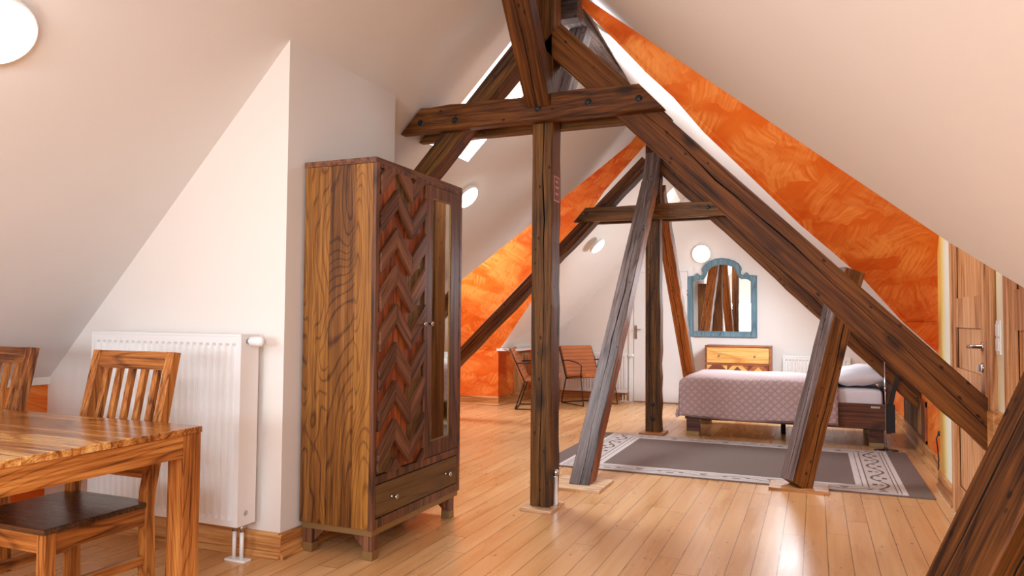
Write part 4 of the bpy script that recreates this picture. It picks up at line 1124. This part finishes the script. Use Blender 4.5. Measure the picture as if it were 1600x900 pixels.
# ------------------------------------------------------------------ rug
b = MB(); b.box(-RUGX, RUGX, -RUGY, RUGY, 0, .009, 0, .002)
o = b.build('rug', M['rug']); o.location = (( .615-1.75)/2*S, (6.26+4.72)/2*S, .0005)
tag(o, 'grey brown rectangular rug with a pale patterned border in front of the bed', 'rug')

# ------------------------------------------------------------------ slim metal stand by the bed
t = thing('metal_stand', 'thin chrome pole on a round foot beside the head of the bed', 'stand', (.604, 7.75, 0))
MB().lathe([(.108, 0), (.108, .006), (.095, .012), (.02, .018), (.01, .03), (0, .03)], None, 36).build('foot_disc', M['chrome'], t)
MB().tube([(0, 0, .025), (0, 0, .5), (-.005, 0, .83)], .007, 10).build('pole', M['chrome'], t)
MB().lathe([(.011, .55), (.011, .6)], None, 12).build('collar', M['chrome'], t)

# ------------------------------------------------------------------ socket, cable, switch
t = thing('wall_socket', 'white wall socket at the foot of the orange wall beside the yellow strip', 'socket', (.745*S, 6.42, .36))
MB().box(-.012, 0, -.075, .075, -.04, .04, 0, .004).build('cover_plate', M['plastic'], t)
o = MB(); o.tube([(-.013, .035, 0), (-.05, .035, 0)], .019, 12); o.build('plug', M['black'], None)
pl = bpy.data.objects['plug']; pl.location = t.location; tag(pl, 'black plug in the white wall socket with cable hanging down', 'plug')
b = MB(); b.tube([(-.045, .035, 0), (-.06, .04, -.04), (-.05, .05, -.12), (-.045, .055, -.2), (-.05, .04, -.28), (-.055, .0, -.33), (-.05, .05, -.352)], .0045, 8); b.build('cable', M['black'], pl)
t = thing('light_switch', 'tall white double light switch between the two pine doors', 'light switch', (.69*S, 4.27, 1.14))
MB().box(-.009, 0, -.042, .042, -.085, .085, 0, .005).build('switch_frame', M['plastic'], t)
for z in (.036, -.036): MB().box(-.014, -.008, -.03, .03, z-.031, z+.031, 0, .003).build('rocker', M['plastic'], t)

# ------------------------------------------------------------------ leather armchairs
def armchair():
    """faces +x, origin on the floor below the middle"""
    t = thing('armchair', '', 'armchair', (0, 0, 0), 0, 'tan leather armchairs')
    w = .27
    # backrest: stitched panel
    def slab(name, p0, p1, th, n, mat):
        v = []; fc = []; p0, p1 = Vector(p0), Vector(p1); d = (p1-p0); nr = Vector((d.z, 0, -d.x)).normalized()
        k = n*6
        for i in range(k+1):
            u = i/k; rr = abs(sin(pi*u*n))**.5*.008
            for y in (-w, w): v.append(p0+d*u+Vector((0, y, 0))+nr*(-th/2-rr))
            for y in (w, -w): v.append(p0+d*u+Vector((0, y, 0))+nr*(th/2+rr))
        for i in range(k):
            for j in range(4): fc.append([i*4+j, i*4+(j+1) % 4, (i+1)*4+(j+1) % 4, (i+1)*4+j])
        fc += [[3, 2, 1, 0], [k*4, k*4+1, k*4+2, k*4+3]]
        return mesh(name, v, fc, mat, t)
    slab('backrest', (-.18, 0, .40), (-.36, 0, .81), .03, 8, M['leather'])
    slab('seat', (.30, 0, .43), (-.19, 0, .38), .035, 7, M['leather'])
    for s in (-1, 1):
        y = s*(w+.02)
        b = MB(); b.tube([(-.28, y, .012), (.27, y, .012), (.20, y, .42), (-.16, y, .37), (-.28, y, .012)], .008, 8)
        b.tube([(.20, y, .41), (.22, y, .56), (.10, y, .60), (-.10, y, .62), (-.27, y, .61)], .008, 8)
        b.tube([(-.16, y, .37), (-.36, y*.98, .80)], .008, 8)
        b.build('side_frame', M['black'], t)
    for x, z in ((-.28, .012), (.20, .41), (-.16, .36)): MB().tube([(x, -w-.02, z), (x, w+.02, z)], .008, 8).build('cross_rod', M['black'], t)
    return t
a = armchair(); a.location = (-3.48, 9.36, 0); a.rotation_euler = (0, 0, radians(16)); a['label'] = 'tan leather armchair on black rod legs seen from its side, nearer of the two'
c = a.copy(); COL.objects.link(c)
for ch in list(a.children):
    d = ch.copy(); COL.objects.link(d); d.parent = c
c.location = (-2.98, 10.10, 0); c.rotation_euler = (0, 0, radians(-38)); c['label'] = 'tan leather armchair facing the room in front of the far radiator'
